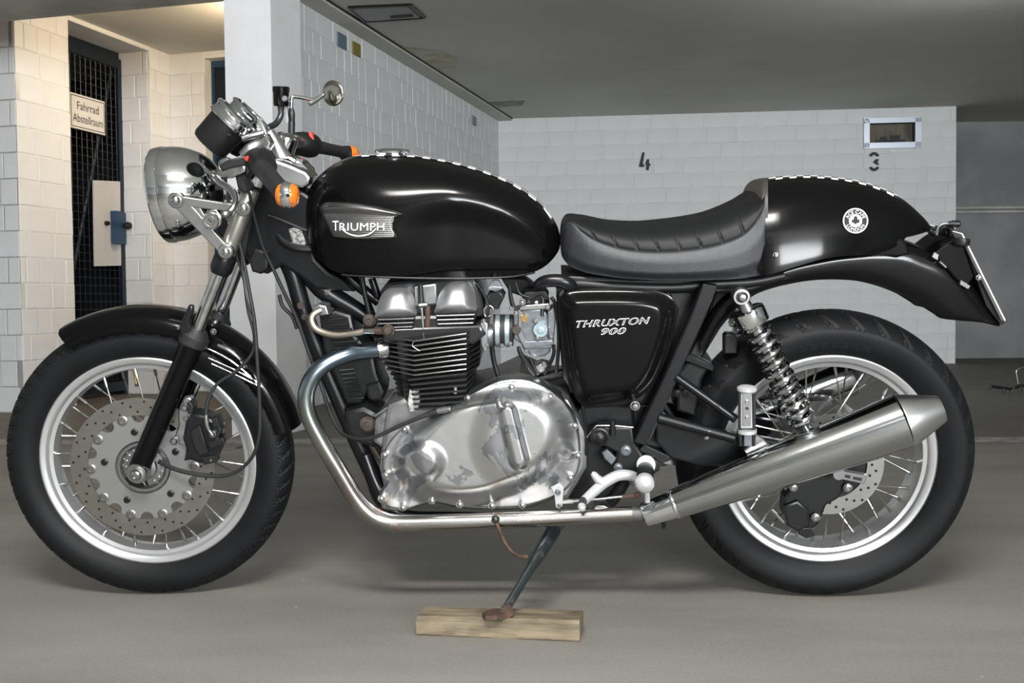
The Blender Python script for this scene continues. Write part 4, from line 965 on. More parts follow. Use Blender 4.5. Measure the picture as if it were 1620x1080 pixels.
def loft(T, Bt, wf, N, M, fn=B, mid=None):
    x0, x1 = T[0][0], T[-1][0]; mb = MB(); vs = []
    for i in range(N+1):
        x = x0+(x1-x0)*(.5-.5*math.cos(PI*i/N)); t, b = interp(T, x), interp(Bt, x)
        for j in range(M+1):
            u = j/M; s_ = (u**1.8) if u < .5 else None
            s_ = u**2*.9+u*.1 if u < 1 else 1
            y = t+(b-t)*s_
            if mid:      # a row of vertices runs exactly along the seam
                q = min(max(interp(mid, x), t+4), b-2); y = t+(q-t)*((u*2)**2*.9+u*2*.1) if u <= .5 else q+(b-q)*(u*2-1)
            ww = wf(x, y) if j else 0.0
            vs.append(fn(x, y, ww))
    K = M+1; fs = []
    for i in range(N):
        for j in range(M): fs.append((i*K+j, i*K+j+1, (i+1)*K+j+1, (i+1)*K+j))
    n0 = len(vs); vs += [Vector((v.x, -v.y, v.z)) for v in vs]
    fs += [tuple(reversed([a+n0 for a in f])) for f in fs]
    # close bottom and ends
    for i in range(N): fs.append((i*K+M, n0+i*K+M, n0+(i+1)*K+M, (i+1)*K+M))
    for i in (0, N):
        for j in range(M): f = (i*K+j, n0+i*K+j, n0+i*K+j+1, i*K+j+1); fs.append(f if i == 0 else tuple(reversed(f)))
    mb.add(vs, fs); return mb
sm_ = lambda P: crom(P, 4)
TT = sm_(TT); TB = sm_(TB); TW = sm_(TW); RIDGE = sm_(RIDGE)
tm = loft(TT, TB, tank_w, 110, 44); tko = part(tm, 'fuel_tank', PAINT, angle=60)
mb = MB(); ptube(mb, [(540, 434.5, .112, 1.6), (600, 438, .118, 1.8), (700, 440.5, .113, 1.8), (800, 438.5, .100, 1.8), (846, 431, .082, 1.6)], 8, 5); part(mb, 'tank_seam', SATIN, tko)
# checkered tape over the centre line
def tape(T, x0, x1, step, parent, wf, lift=.0012):
    a = MB(); b = MB(); x = x0; k = 0
    while x < x1:
        xe = min(x+step, x1)
        for row in range(-2, 2):
            mbx = a if (k+row) % 2 else b; q = []
            P4 = []
            for (X, r) in ((x, row), (xe, row), (xe, row+1), (x, row+1)):
                yy = r*.018; t = interp(T, X); c = B(X, t, 0); wv = abs(yy)
                # drop of the crown at this half width
                lo, hi = 0, 30
                for _ in range(18):
                    mid = (lo+hi)/2
                    if wf(X, t+mid) < wv: lo = mid
                    else: hi = mid
                p = B(X, t+lo, wv); P4.append(Vector((p.x, yy, p.z+lift)))
            mbx.add(P4, [(0, 1, 2, 3)])
        x = xe; k += 1
    part(a, 'checkered_tape', WHITE, parent); part(b, 'checkered_tape', INK, parent)
tape(TT, 560, 884, 12, tko, tank_w)
# filler cap
c_ = B(620, 243, 0); kc = Rp(1, c_); mb = MB(); lathe(mb, c_+Vector((0, .0, -.002)), Vector((.03, 0, 1)), [(a*kc, b*kc) for a, b in ((0, 24), (2.5, 25), (3.5, 28), (6.5, 28.5), (8, 26), (8.6, 18), (9.5, 16), (9.8, 0))], 48); part(mb, 'filler_cap', CHROME, tko)
# badge
BP = [(507, 328), (514, 321), (530, 319.5), (560, 320.5), (590, 325), (615, 331), (637, 338.5), (626, 343), (622, 350), (622.5, 362), (627.5, 374.5), (600, 378), (565, 378.5), (540, 376.5), (526, 373), (518, 356), (509, 340)]
def badge_w(x, y, t):
    b = tank_w(x, y)+.0045
    lip = interp([(507, 336), (560, 338), (637, 341)], x)
    if y < lip: b += .006*math.sin(PI*max(0, min(1, (y-interp([(507, 326), (530, 319), (560, 320), (590, 325), (637, 338)], x))/max(2, lip-interp([(507, 326), (530, 319), (560, 320), (590, 325), (637, 338)], x)))))
    return b-.004*smooth(.93, 1, t)
mb = MB(); radial(mb, BP, (568, 350), badge_w, 34, k=4, tpow=1.0, depth=.006); BADGEM = mat('badge_pewter', (.22, .22, .22), .36, 1); bgo = part(mb, 'tank_badge', BADGEM, tko, angle=50)
def ptext(s_, cx, cy, hpx, wpx, wf, parent, m, name='lettering', slope=0, th=.0015, shear=0, offset=0, sizes=None, tracking=1.0, back=.0015):
    """raised letters: text plane mapped to photo pixels on the cover surface"""
    v, f = text2d(s_, extrude=.5, offset=offset, shear=shear, space=tracking); xs = [p[0] for p in v]; x0, x1 = min(xs), max(xs); ys = [p[1] for p in v]; y0, y1 = 0, .70
    mb = MB(); out = []
    for p in v:
        u = (p[0]-(x0+x1)/2)/(x1-x0); X = cx+u*wpx; Yy = cy-(p[1]/.70)*hpx+slope*u*wpx
        out.append(B(X, Yy, wf(X, Yy)+(th if p[2] > 0 else -back)))
    mb.add(out, f); return part(mb, name, m, parent)
for i in range(11):
    yy = 343.5+i*3.0; xa = interp([(340, 511), (373, 526)], yy)+1; xb = 620+(3 if yy > 366 or yy < 350 else 1); P = []
    for q in range(13):
        x = xa+(xb-xa)*q/12; y_ = yy+(378-yy)*.03*math.sin(PI*q/12); P.append(B(x, y_, badge_w(x, y_, .3)+.0002))
    mb = MB(); tube(mb, P, .0009, 6); part(mb, 'badge_ridge', BADGEM, bgo)
def bw_(x, y): return badge_w(x, y, .3)
ptext('T', 530.8, 364.5, 15.5, 9.5, bw_, bgo, WHITE, th=.0042, offset=.0)
ptext('RIUMPH', 572.5, 364.5, 12.2, 71, bw_, bgo, WHITE, th=.0042, offset=.0, tracking=1.05)
mb = MB(); ptube(mb, [(541, 362, badge_w(541, 362, .3)+.0042, .8), (548, 368, badge_w(548, 368, .3)+.0042, 1), (558, 372, badge_w(558, 372, .3)+.0042, 1.1), (568, 373.3, badge_w(568, 373, .3)+.0042, 1.1), (580, 371.5, badge_w(580, 371, .3)+.0042, 1.1), (589, 367, badge_w(589, 367, .3)+.0042, 1), (595, 361, badge_w(595, 361, .3)+.0042, .8)], 8, 4); part(mb, 'badge_swoosh', WHITE, bgo)

# ---------------------------------------------------------------- seat
ST = sm_([(886, 372), (888, 356), (893, 348), (902, 343.5), (920, 342.5), (935, 345), (960, 350), (985, 352), (1015, 352.5), (1050, 349.5), (1085, 345), (1120, 338), (1150, 327), (1175, 315), (1192, 305), (1204, 300), (1210, 300)])
SBt = sm_([(886, 380), (888, 402), (893, 412), (902, 421), (920, 429), (935, 433), (960, 437), (985, 440), (1015, 442), (1050, 443.5), (1085, 443.5), (1120, 443), (1150, 442), (1175, 440), (1192, 437), (1200, 436), (1203, 436), (1210, 430)])
SEAM = sm_([(886, 348), (905, 352), (920, 366), (940, 379), (970, 390), (1000, 396), (1040, 398.5), (1080, 396.5), (1120, 391), (1150, 383), (1175, 372), (1192, 356), (1203, 338), (1210, 320)])
SW = sm_([(886, .035), (888, .055), (895, .078), (910, .097), (940, .115), (1000, .130), (1060, .138), (1120, .140), (1170, .138), (1200, .132), (1210, .128)])
def seat_w(x, y):
    t, b, q = interp(ST, x), interp(SBt, x), interp(SEAM, x); W = interp(SW, x); q = max(q, t+4)
    if y < q:
        s_ = max(0, (y-t)/(q-t)); f = .93*(1-(1-s_)**2.3)**(1/2.0)
        g = 0
        if 925 < x < 1185:
            xx = (x-18*s_-925)/33.5; u = abs(xx-round(xx)); g = .0028*math.exp(-(u/.045)**2)*smooth(.25, .8, s_)
        return W*f-g
    s_ = (y-q)/(b-q); f = .93+.07*math.sin(PI/2*min(1, s_*2.2)) - .10*smooth(.72, 1, s_)
    return W*f-.0015*math.exp(-((y-q)/1.2)**2)
mb = loft(ST, SBt, seat_w, 260, 60, mid=SEAM); sto = part(mb, 'seat', LEATHER, angle=50); sto.data.materials.append(LEATHTOP)
for i in range(260):
    for j in range(30):
        sto.data.polygons[i*60+j].material_index = 1; sto.data.polygons[260*60+i*60+j].material_index = 1
# stitched seam
pts = []
x = 906
while x < 1203:
    y = interp(SEAM, x); pts.append(B(x, y, seat_w(x, y)+.0006)); x += 4
mb = MB(); tube(mb, pts, .0011, 6); part(mb, 'seam_piping', LEATHTOP, sto)
mb = MB()
for i in range(0, 700):
    x = 930+i*.39
    if x > 1200: break
    y = interp(SEAM, x)+2.6
    if i % 2 == 0: continue
    p = B(x, y, seat_w(x, y)+.0004); q_ = B(x+.28, interp(SEAM, x+.28)+2.6, seat_w(x+.28, y)+.0004); tube(mb, [p, q_], .0005, 4)
so = part(mb, 'stitching', STITCH, sto); so['kind'] = 'stuff'
# riser pad between seat and cowl
RT = sm_([(1192, 312), (1196, 298), (1201, 289), (1208, 284), (1215, 282.5)]); RBm = sm_([(1192, 318), (1196, 330), (1201, 345), (1208, 352), (1215, 352)])
mb = loft(RT, RBm, lambda x, y: .112*(1-(1-max(0, min(1, (y-interp(RT, x))/46)))**2.4)**.5*(.55+.45*smooth(1192, 1206, x)), 16, 24); part(mb, 'bump_pad', mat('brown_black_vinyl', (.045, .040, .036), .5, bump=(400, .3, .0005)), sto)

# ---------------------------------------------------------------- tail cowl
CT = sm_([(1199, 420), (1200, 400), (1201, 375), (1203, 345), (1206, 318), (1210, 296), (1215, 282.5), (1240, 279.5), (1270, 278), (1300, 279), (1330, 282), (1360, 287), (1390, 296), (1415, 307), (1435, 320), (1452, 335), (1464, 347), (1471, 356), (1474, 361)])
CBm = sm_([(1199, 424), (1201, 430), (1205, 434), (1212, 435.5), (1230, 431), (1260, 421.5), (1300, 410), (1330, 405.5), (1360, 404), (1385, 402), (1405, 396), (1420, 388), (1429, 381), (1432, 376), (1445, 373), (1462, 368), (1471, 364), (1474, 362.5)])
CW = sm_([(1199, .132), (1215, .140), (1260, .140), (1320, .130), (1370, .114), (1410, .092), (1440, .066), (1460, .040), (1470, .020), (1474, .006)])
CTOP = sm_([(1199, 285), (1215, 282.5), (1240, 279.5), (1270, 278), (1300, 279), (1330, 282), (1360, 287), (1390, 296), (1415, 307), (1435, 320), (1452, 335), (1464, 347), (1471, 356), (1474, 361)])
COWLF = sm_([(0, 0), (.012, .16), (.04, .31), (.09, .45), (.18, .60), (.32, .745), (.5, .855), (.65, .915), (.8, .96), (.92, .99), (1, 1.0)])
def cowl_w(x, y):
    t = interp(CTOP, x); b = interp([(1199, 436), (1215, 436), (1300, 412), (1360, 404), (1430, 378), (1474, 363)], x)
    s_ = max(0, min(1, (y-t)/max(1, b-t))); q = .62
    f = interp(COWLF, s_)
    return interp(CW, x)*f
def cowl_loft():
    mb = MB(); N, Mm = 80, 44; vs = []; x0, x1 = 1199, 1474
    for i in range(N+1):
        x = x0+(x1-x0)*(i/N)**1.0 if i else x0
        x = x0+(x1-x0)*(.5-.5*math.cos(PI*i/N)); t, b = interp(CT, x), interp(CBm, x)
        for j in range(Mm+1):
            u = j/Mm; y = t+(b-t)*(u*u*.8+u*.2); ww = cowl_w(x, y); vs.append(B(x, y, ww))
    K = Mm+1; fs = []
    for i in range(N):
        for j in range(Mm): fs.append((i*K+j, i*K+j+1, (i+1)*K+j+1, (i+1)*K+j))
    n0 = len(vs); vs += [Vector((v.x, -v.y, v.z)) for v in vs]; fs += [tuple(reversed([a+n0 for a in f])) for f in fs]
    for i in range(N):
        fs.append((i*K+Mm, n0+i*K+Mm, n0+(i+1)*K+Mm, (i+1)*K+Mm)); fs.append((i*K, (i+1)*K, n0+(i+1)*K, n0+i*K))
    mb.add(vs, fs); return mb
cwo = part(cowl_loft(), 'tail_cowl', PAINT, angle=60)
tape(CT, 1216, 1420, 11, cwo, cowl_w)
bolt(1228, 404, cowl_w(1228, 404)+.001, 4.5, CHROMEW, cwo)
# round sticker
def cw2(x, y, t=0): return cowl_w(x, y)+.0012
def ringpoly(cx, cy, r0, r1, n=48):
    mb = MB(); vs = []
    for i in range(n):
        a = 2*PI*i/n
        for r in (r0, r1): X, Yy = cx+r*math.cos(a), cy+r*math.sin(a); vs.append(B(X, Yy, cw2(X, Yy)))
    fs = [(2*i, 2*i+1, 2*((i+1) % n)+1, 2*((i+1) % n)) for i in range(n)]
    if r0 < .01: pass
    mb.add(vs, fs); return mb
scx, scy = 1353.5, 349
stk = part(ringpoly(scx, scy, 18, 20, 64), 'round_sticker', WHITE, cwo)
mb = ringpoly(scx, scy, .001, 18.1, 48); mb.v = [v+Vector((0, .0004, 0)) for v in mb.v]; part(mb, 'sticker_ground', INK, stk)
part(ringpoly(scx, scy, 9.2, 10.4, 48), 'sticker_ring', WHITE, stk)
mb = ringpoly(scx, scy, .001, 9.3, 40); mb.v = [v+Vector((0, -.0001, 0)) for v in mb.v]; part(mb, 'sticker_centre', WHITE, stk)
clb = MB()
for (dx, dy, r) in ((0, -4.2, 3.1), (-3.3, .6, 3.1), (3.3, .6, 3.1), (0, -1, 1.6)):
    q = ringpoly(scx+dx, scy+dy, .001, r, 20); clb.add([v+Vector((0, -.0008, 0)) for v in q.v], q.f)
def cpt(x, y): return B(x, y, cw2(x, y)+.0008)
clb.add([cpt(scx-.8, scy-1), cpt(scx+.8, scy-1), cpt(scx+2.2, scy+5.2), cpt(scx-2.2, scy+5.2)], [(0, 1, 2, 3)])
part(clb, 'club_emblem', INK, stk)
def arctext(s_, r, a_mid, span, size, flip=False):
    v, f = text2d(s_, extrude=0); xs = [p[0] for p in v]; x0, x1 = min(xs), max(xs); mb = MB(); out = []
    for p in v:
        u = (p[0]-(x0+x1)/2)/(x1-x0)
        if not flip: a = a_mid-u*span; rr_ = r+p[1]/.7*size
        else: a = a_mid+u*span; rr_ = r+size-p[1]/.7*size
        X = scx+rr_*math.cos(a); Yy = scy-rr_*math.sin(a); out.append(B(X, Yy, cw2(X, Yy)+.0006))
    mb.add(out, f); return mb
part(arctext('ACE CAFE', 11.6, PI/2, 2.6, 5.2), 'lettering', WHITE, stk)
part(arctext('LONDON', 11.6, -PI/2, 2.2, 5.2, True), 'lettering', WHITE, stk)

# ---------------------------------------------------------------- rear mudguard
RM = [((1112, 560), (1098, 520)), ((1140, 508), (1128, 470)), ((1185, 470), (1178, 432)), ((1215, 456), (1210, 418)), ((1250, 447), (1248, 405)), ((1280, 442), (1285, 396)), ((1310, 440), (1320, 388)), ((1345, 441), (1360, 382)), ((1370, 445), (1392, 379)), ((1400, 454), (1425, 378)), ((1430, 467), (1455, 388)), ((1455, 480), (1490, 402)), ((1478, 494), (1515, 425)), ((1491, 502), (1540, 462)), ((1524, 506), (1556, 492)), ((1556, 508), (1566, 506))]
def rear_guard():
    Q = crom([a+b for a, b in RM], 4); mb = MB(); vs = []; prof = [(0, 0), (.4, .015), (.7, .05), (.88, .11), (.97, .22), (1.0, .42), (1.0, .7), (.985, 1.0)]; W = .078
    for (ix, iy, ox, oy) in Q:
        pi_ = B(ix, iy, W); po = B(ox, oy, .0); row = []
        for (a, t) in prof: row.append(Vector((po.x+(pi_.x-po.x)*t, -W*a, po.z+(pi_.z-po.z)*t)))
        full = [Vector((v.x, -v.y, v.z)) for v in reversed(row[1:])]+row
        inner = [Vector((v.x*.0+(v.x), v.y*.97, v.z)) for v in full]
        c0 = Vector((XR, 0, .32)); inner = [Vector((v.x-(v.x-c0.x)*.008, v.y*.965, v.z-(v.z-c0.z)*.008)) for v in full]
        vs += full+list(reversed(inner))
    k = 2*(2*len(prof)-1); n = len(Q); fs = []
    for i in range(n-1):
        for j in range(k):
            l = (j+1) % k; fs.append((i*k+j, i*k+l, (i+1)*k+l, (i+1)*k+j))
    fs.append(tuple(reversed(range(k)))); fs.append(tuple((n-1)*k+j for j in range(k)))
    mb.add(vs, fs); return mb
rgo = part(rear_guard(), 'rear_mudguard', PAINT, angle=50)
mb = MB(); prism(mb, [(1400, 382), (1427, 376), (1436, 386), (1440, 402), (1420, 408), (1385, 402)], .0, .085, .006); part(mb, 'mudguard_ear', PAINT, rgo)
# number plate carrier, lamp, plate
mb = MB(); prism(mb, [(1478, 400), (1496, 386), (1512, 376), (1524, 384), (1542, 438), (1528, 456), (1510, 440)], -.05, .085, .004); pco = part(mb, 'plate_carrier', PAINT)
pl0 = [(1519, 370), (1524, 370), (1591, 508), (1585, 515), (1540, 440)]
mb = MB(); prism(mb, [(1520, 372), (1523, 369), (1591, 507), (1588, 513), (1582, 513), (1560, 484), (1546, 446)], -.105, .075, .002); plo_ = part(mb, 'number_plate_base', SATIN)
mb = MB(); prism(mb, [(1521, 370), (1523, 369), (1591, 506), (1589.5, 508)], -.10, .095, .0005); part(mb, 'number_plate_edge', WHITE, plo_)
bolt(1549, 439, .093, 4, ZINC, plo_)
for P in ([(1478, 398), (1486, 402), (1484, 412), (1474, 406)], [(1520, 442), (1536, 452), (1532, 458), (1518, 450)], [(1487, 412), (1499, 422), (1497, 425), (1486, 415)]):
    mb = MB(); prism(mb, P, .03, .088, .002); part(mb, 'carrier_bracket', CHROMEW)
mb = MB(); c_ = B(1521, 384, .095); k_ = Rp(1, c_); lathe(mb, c_, Vector((.05, 0, 1)), [(a*k_, b*k_) for a, b in ((-6, 8), (-3, 12), (3, 13), (7, 12), (8, 0))], 28); part(mb, 'rear_reflector_lamp', PLAST)
mb = MB(); ptube(mb, [(1470, 363, .03, 5), (1480, 368, .03, 6), (1492, 358, .035, 6), (1504, 362, .035, 5), (1506, 380, .035, 5)], 12, 4); part(mb, 'lamp_stalk', PLAST)
mb = MB(); ptube(mb, [(1482, 372, .05, 2), (1484, 360, .05, 2), (1492, 354, .05, 2.5), (1504, 354, .05, 2.5)], 10, 4); part(mb, 'wiring_loop', GREY)
mb = MB(); ptube(mb, [(1500, 354, .05, 4), (1504, 354, .05, 4.4), (1507, 354, .05, 5.6), (1517, 354, .05, 5.6), (1519, 354, .05, 4)], 16, 1); part(mb, 'indicator_stub', PLAST)
mb = MB(); prism(mb, [(1492, 360), (1512, 364), (1526, 376), (1518, 384), (1500, 380)], -.02, .03, .004); part(mb, 'tail_lamp_mount', PLAST)

# ---------------------------------------------------------------- side cover
SC = [(884, 478), (889, 466), (904, 459.5), (960, 458), (1010, 459), (1042, 462), (1062, 470), (1069.5, 486), (1067, 512), (1056, 552), (1038, 598), (1018, 624), (1000, 633), (965, 638), (930, 642), (918, 638), (908, 625), (900, 600), (894, 560), (888, 515)]
def sc_w(x, y, t=None):
    return .122+.020*(1-smooth(.72, 1.02, t)) if t is not None else .142
mb = MB(); radial(mb, SC, (970, 545), sc_w, 26, k=5, tpow=.75, depth=.05); sco = part(mb, 'side_cover', PAINT, angle=60)
wfc = lambda x, y: .1425
ptext('THRUXTON', 970, 514.5, 10.0, 117, wfc, sco, WHITE, tracking=1.1, slope=-.055, shear=.32, offset=.03, th=.0004, back=.001)
ptext('THRUXTON', 970.2, 513.8, 8.6, 114.6, wfc, sco, INK, tracking=1.1, slope=-.055, shear=.32, offset=.0, th=.0010, back=.0)
ptext('900', 970.5, 528.3, 9.6, 40, wfc, sco, WHITE, tracking=1.1, slope=-.04, shear=.32, offset=.03, th=.0004, back=.001)
ptext('900', 970.6, 527.6, 8.2, 37.8, wfc, sco, INK, tracking=1.1, slope=-.04, shear=.32, offset=.0, th=.0010, back=.0)
mb = MB(); prism(mb, [(880, 470), (905, 456), (1060, 462), (1075, 490), (1060, 560), (1020, 640), (925, 648), (890, 600)], -.10, .095, .01); part(mb, 'airbox', DARKM)
mb = MB(); ptube(mb, [(884, 478, .11, 3), (889, 520, .11, 3.4), (895, 570, .11, 3.4), (905, 620, .11, 3)], 10, 4); part(mb, 'side_cover_trim', SATIN, sco)

# ---------------------------------------------------------------- engine
mb = MB(); prism(mb, [(612, 640), (640, 628), (760, 628), (820, 600), (900, 632), (930, 690), (930, 740), (900, 790), (700, 800), (612, 796), (598, 740)], -.135, .115, .012); part(mb, 'crankcase', CASTAL)
mb = MB(); prism(mb, [(592, 664), (612, 640), (640, 645), (660, 668), (640, 700), (612, 716), (590, 700)], -.06, .10, .01); part(mb, 'engine_front_case', CASTAL)
for (x, y) in ((607, 650), (615, 660), (622, 672)): 
    mb = MB(); ptube(mb, [(x-14, y+8, .102, 2), (x+10, y-8, .102, 2)], 8, 1); part(mb, 'case_rib', CASTAL)
mb = MB(); prism(mb, [(545, 650), (575, 642), (600, 655), (606, 690), (590, 710), (560, 700), (545, 680)], -.04, .06, .012); part(mb, 'oil_filter_housing', DARKM)
bolt(581, 671, .072, 9.5, RUSTCAP, dome=False)
# barrel core and fins
mb = MB(); prism(mb, [(622, 500), (742, 497), (742, 560), (735, 640), (640, 642), (628, 570)], -.115, .115, .01); part(mb, 'cylinder_block', FINB)
def fin(y, xl, xr, polished, k):
    mb = MB(); th = Rp(1.5, B(680, y, .14))
    yc = y
    # plan: front tip, near front corner, near rear corner, rear
    xc = 655 if polished else xl+28
    z = B(xc, yc, .142).z
    tilt = interp([(0, .13), (8, .10), (14, .03)], k); tz = lambda a: max(0, a-xx[1])*tilt
    xx = [B(xl, yc-6, .085).x, B(xc, yc, .142).x, B(min(xr, 738), yc, .138).x, B(xr+14 if k < 9 else xr+6, yc, .07).x]
    ww = [.085, .142, .138, .075]
    plan = list(zip(xx, ww)); plan += [(a, -b) for a, b in reversed(plan)]
    n = len(plan); top = [Vector((a, -b, z+th+tz(a))) for a, b in plan]; bot = [Vector((v.x, v.y, v.z-2*th)) for v in top]
    mb.add(top+bot, [tuple(reversed(range(n))), tuple(range(n, 2*n))]+[(i, (i+1) % n, n+(i+1) % n, n+i) for i in range(n)])
    o = part(mb, 'cooling_fin', FINB)
    if polished:
        e = MB(); P3 = [Vector((xx[0], -ww[0]-.0006, z)), Vector((xx[1], -ww[1]-.0008, z)), Vector((xx[2], -ww[2]-.0008, z+tz(xx[2])))]
        tube(e, P3, th*.75, 6); part(e, 'polished_fin_edge', ZINC, o)
ys = [547, 554.5, 562, 569.8, 577.6, 585.5]
for k in range(15):
    y = 539.5+k*7.7; xl = interp([(0, 606), (5, 606), (6, 606), (7, 612), (8, 618), (9, 622), (10, 625), (15, 632)], k); xr = interp([(0, 744), (6, 746), (9, 744), (15, 738)], k)
    fin(y, xl, xr, k < 8, k)
# cylinder head towers and polished cam domes
def dome(px0, px1, ytop, ybot, name, w1):
    P = [(px0, ybot), (px0+1, ybot-14), (px0+6, ybot-32), (px0+14, ytop+6), (px0+26, ytop), (px1-16, ytop-1), (px1-6, ytop+6), (px1-1, ybot-30), (px1+1, ybot-14), (px1, ybot-3), ((px0+px1)/2, ybot+1)]
    c = ((px0+px1)/2+2, (ytop+ybot)/2+2); f = lambda x, y, t: w1-.045*t**3.2+.012*smooth(ytop, ybot, y)
    mb = MB(); radial(mb, P, c, f, 16, k=5, tpow=.8, depth=.05); return part(mb, name, DOMEM, angle=60)
dome(595, 656, 454, 504, 'cam_cover', .135); dome(689, 751, 447, 497, 'cam_cover', .135)
mb = MB(); prism(mb, [(600, 462), (612, 446), (650, 442), (750, 440), (762, 460), (768, 500), (730, 505), (610, 510)], -.10, .075, .008); part(mb, 'cylinder_head', FINB)
mb = MB(); prism(mb, [(655, 452), (690, 448), (692, 482), (656, 486)], -.06, .09, .006); part(mb, 'rocker_bridge', CASTAL)
for (x0, x1, y0) in ((596, 656, 503), (689, 752, 497)):
    for j in range(4):
        mb = MB(); y = y0+j*6.5; ins = j*1.2; prism(mb, [(x0+ins, y+1), (x1-ins, y-1), (x1-ins, y+4), (x0+ins, y+6)], -.02, .128-.003*j, .004); part(mb, 'head_rib', FINB)
mb = MB(); prism(mb, [(604, 520), (760, 514), (768, 530), (750, 545), (606, 540)], -.11, .12, .006); part(mb, 'head_flange', FINB)
mb = MB(); prism(mb, [(655, 505), (690, 500), (692, 530), (656, 532)], 0, .085, .004); part(mb, 'plug_well', DARKM)
mb = MB(); ptube(mb, [(665, 450, .11, 4), (666, 470, .112, 5), (667, 482, .113, 6)], 12, 2); part(mb, 'plug_cap', PLAST)
mb = MB(); ptube(mb, [(667, 484, .115, 2.2), (670, 530, .118, 1.8)], 8, 1); part(mb, 'oil_feed_pipe', SATAL)
mb = MB(); ptube(mb, [(663, 483, .117, 4), (676, 482, .117, 4)], 8, 1); part(mb, 'banjo_union', ZINC)
mb = MB(); ptube(mb, [(676, 484, .112, 4.5), (677, 520, .112, 4.5), (676, 528, .112, 4)], 10, 1); part(mb, 'rusty_spark_plug', RUST)
mb = MB(); ptube(mb, [(656, 538, .1455, 1), (652, 546, .1455, 1.1), (659, 552, .1455, 1.1), (664, 555, .1455, 1)], 8, 4); part(mb, 'fin_clip', ZINC)
bolt(614, 523, .130, 9, RUSTCAP)
mb = MB(); ptube(mb, [(594, 523, .12, 6), (605, 523, .125, 6)], 8, 1); part(mb, 'hose_end', RUST)
mb = MB(); ptube(mb, [(576, 523, .115, 5), (596, 523, .12, 5)], 12, 1); part(mb, 'hose_ferrule', CHROMEW)
mb = MB(); ptube(mb, [(508, 490, .07, 5), (497, 496, .075, 5.2), (493, 505, .08, 5.4), (498, 518, .085, 5.6), (512, 526, .09, 5.6), (534, 530, .10, 5.4), (560, 527, .11, 5.2), (578, 523, .115, 5)], 14, 6); part(mb, 'braided_hose', BRAID)
mb = MB(); prism(mb, [(494, 486), (504, 481), (516, 484), (520, 498), (508, 500), (496, 494)], .03, .07, .004); part(mb, 'oil_cooler_union', CASTAL)
# regulator / oil cooler body behind the downtube
mb = MB(); prism(mb, [(504, 500), (530, 490), (555, 498), (562, 530), (590, 560), (596, 590), (606, 615), (604, 632), (590, 636), (580, 622), (572, 640), (548, 640), (530, 600), (512, 560)], -.06, .035, .008); part(mb, 'oil_cooler', DARKM)
for i in range(8):
    y = 586+i*6.5; x = 538+i*2.2; mb = MB(); ptube(mb, [(x, y, .04, 2), (x+22, y-2, .04, 2)], 6, 1); part(mb, 'cooler_fin', DARKM)
for i in range(6):
    mb = MB(); y = 505+i*9; prism(mb, [(508+i*4, y), (545+i*5, y-3), (546+i*5, y), (509+i*4, y+3)], 0, .045, .001); part(mb, 'cooler_fin', DARKM)
mb = MB(); prism(mb, [(578, 608), (600, 602), (608, 620), (604, 634), (590, 636), (580, 630)], -.03, .04, .008); part(mb, 'horn', PLAST)
# crank cover
EC = [(598.5, 785), (602, 797), (608, 805), (637, 808), (660, 801), (685, 795), (727, 803), (778, 806), (826, 804), (862, 794), (894, 778), (912, 757), (921, 728), (920, 695), (914, 665), (897, 635), (871, 613), (842, 600), (817, 597), (785, 602), (740, 622), (682, 649), (637, 674), (611, 702), (603, 730), (606, 758), (610, 764)]
def ell(x, y, cx, cy, a, b, th=0):
    dx, dy = x-cx, y-cy; c, s_ = math.cos(th), math.sin(th); u, v = (dx*c+dy*s_)/a, (-dx*s_+dy*c)/b; return math.sqrt(u*u+v*v)
def ec_w(x, y, t):
    w_ = .122
    w_ += .034*(1-smooth(.62, 1.0, ell(x, y, 765, 705, 158, 92, -.32)))        # long body
    w_ += .012*(1-smooth(.55, 1.0, ell(x, y, 830, 695, 92, 98)))               # rear dome
    w_ += .016*(1-smooth(.45, 1.05, ell(x, y, 664, 732, 44, 36, -.2)))          # starter bulge
    # clutch arm tube
    ax_, ay_, bx_, by_ = 803, 652, 822, 728; dx, dy = bx_-ax_, by_-ay_; L2 = dx*dx+dy*dy; q = max(0, min(1, ((x-ax_)*dx+(y-ay_)*dy)/L2)); dd = math.hypot(x-ax_-q*dx, y-ay_-q*dy)
    w_ += .020*(1-smooth(6, 17, dd))
    w_ += .006*(1-smooth(6, 16, math.hypot(x-897, y-716)*1.0))
    w_ -= .012*smooth(.965, 1.0, t)
    return w_
mb = MB(); radial(mb, EC, (762, 704), ec_w, 70, k=9, tpow=1.0, depth=.035); eco = part(mb, 'crank_cover', CASE, angle=70)
for (x, y) in ((639, 679.5), (608, 720), (610, 752), (603, 789), (637, 803), (683, 792), (727, 798), (778, 800), (826, 799), (902, 756), (914, 721), (909, 674), (870, 628), (809, 613), (740, 630)):
    mb = MB(); disc(mb, x, y, .131, 4, [(-10, 6.2), (0, 5.8), (0, 4), (2.2, 3.6), (3, 2), (3, 0)], 14); part(mb, 'cover_screw', ZINC, eco)
mb = MB(); prism(mb, [(648, 615), (662, 620), (664, 634), (660, 650), (648, 652), (644, 636)], .08, .135, .004); part(mb, 'corroded_lug', mat('oxidised_alloy', (.45, .45, .44), .8, .1, noise=(90, (.2, .2, .19), .4, .6)))
mb = MB(); ptube(mb, [(720, 608, .128, 4), (720, 622, .128, 4)], 10, 1); part(mb, 'stud_nut', ZINC)
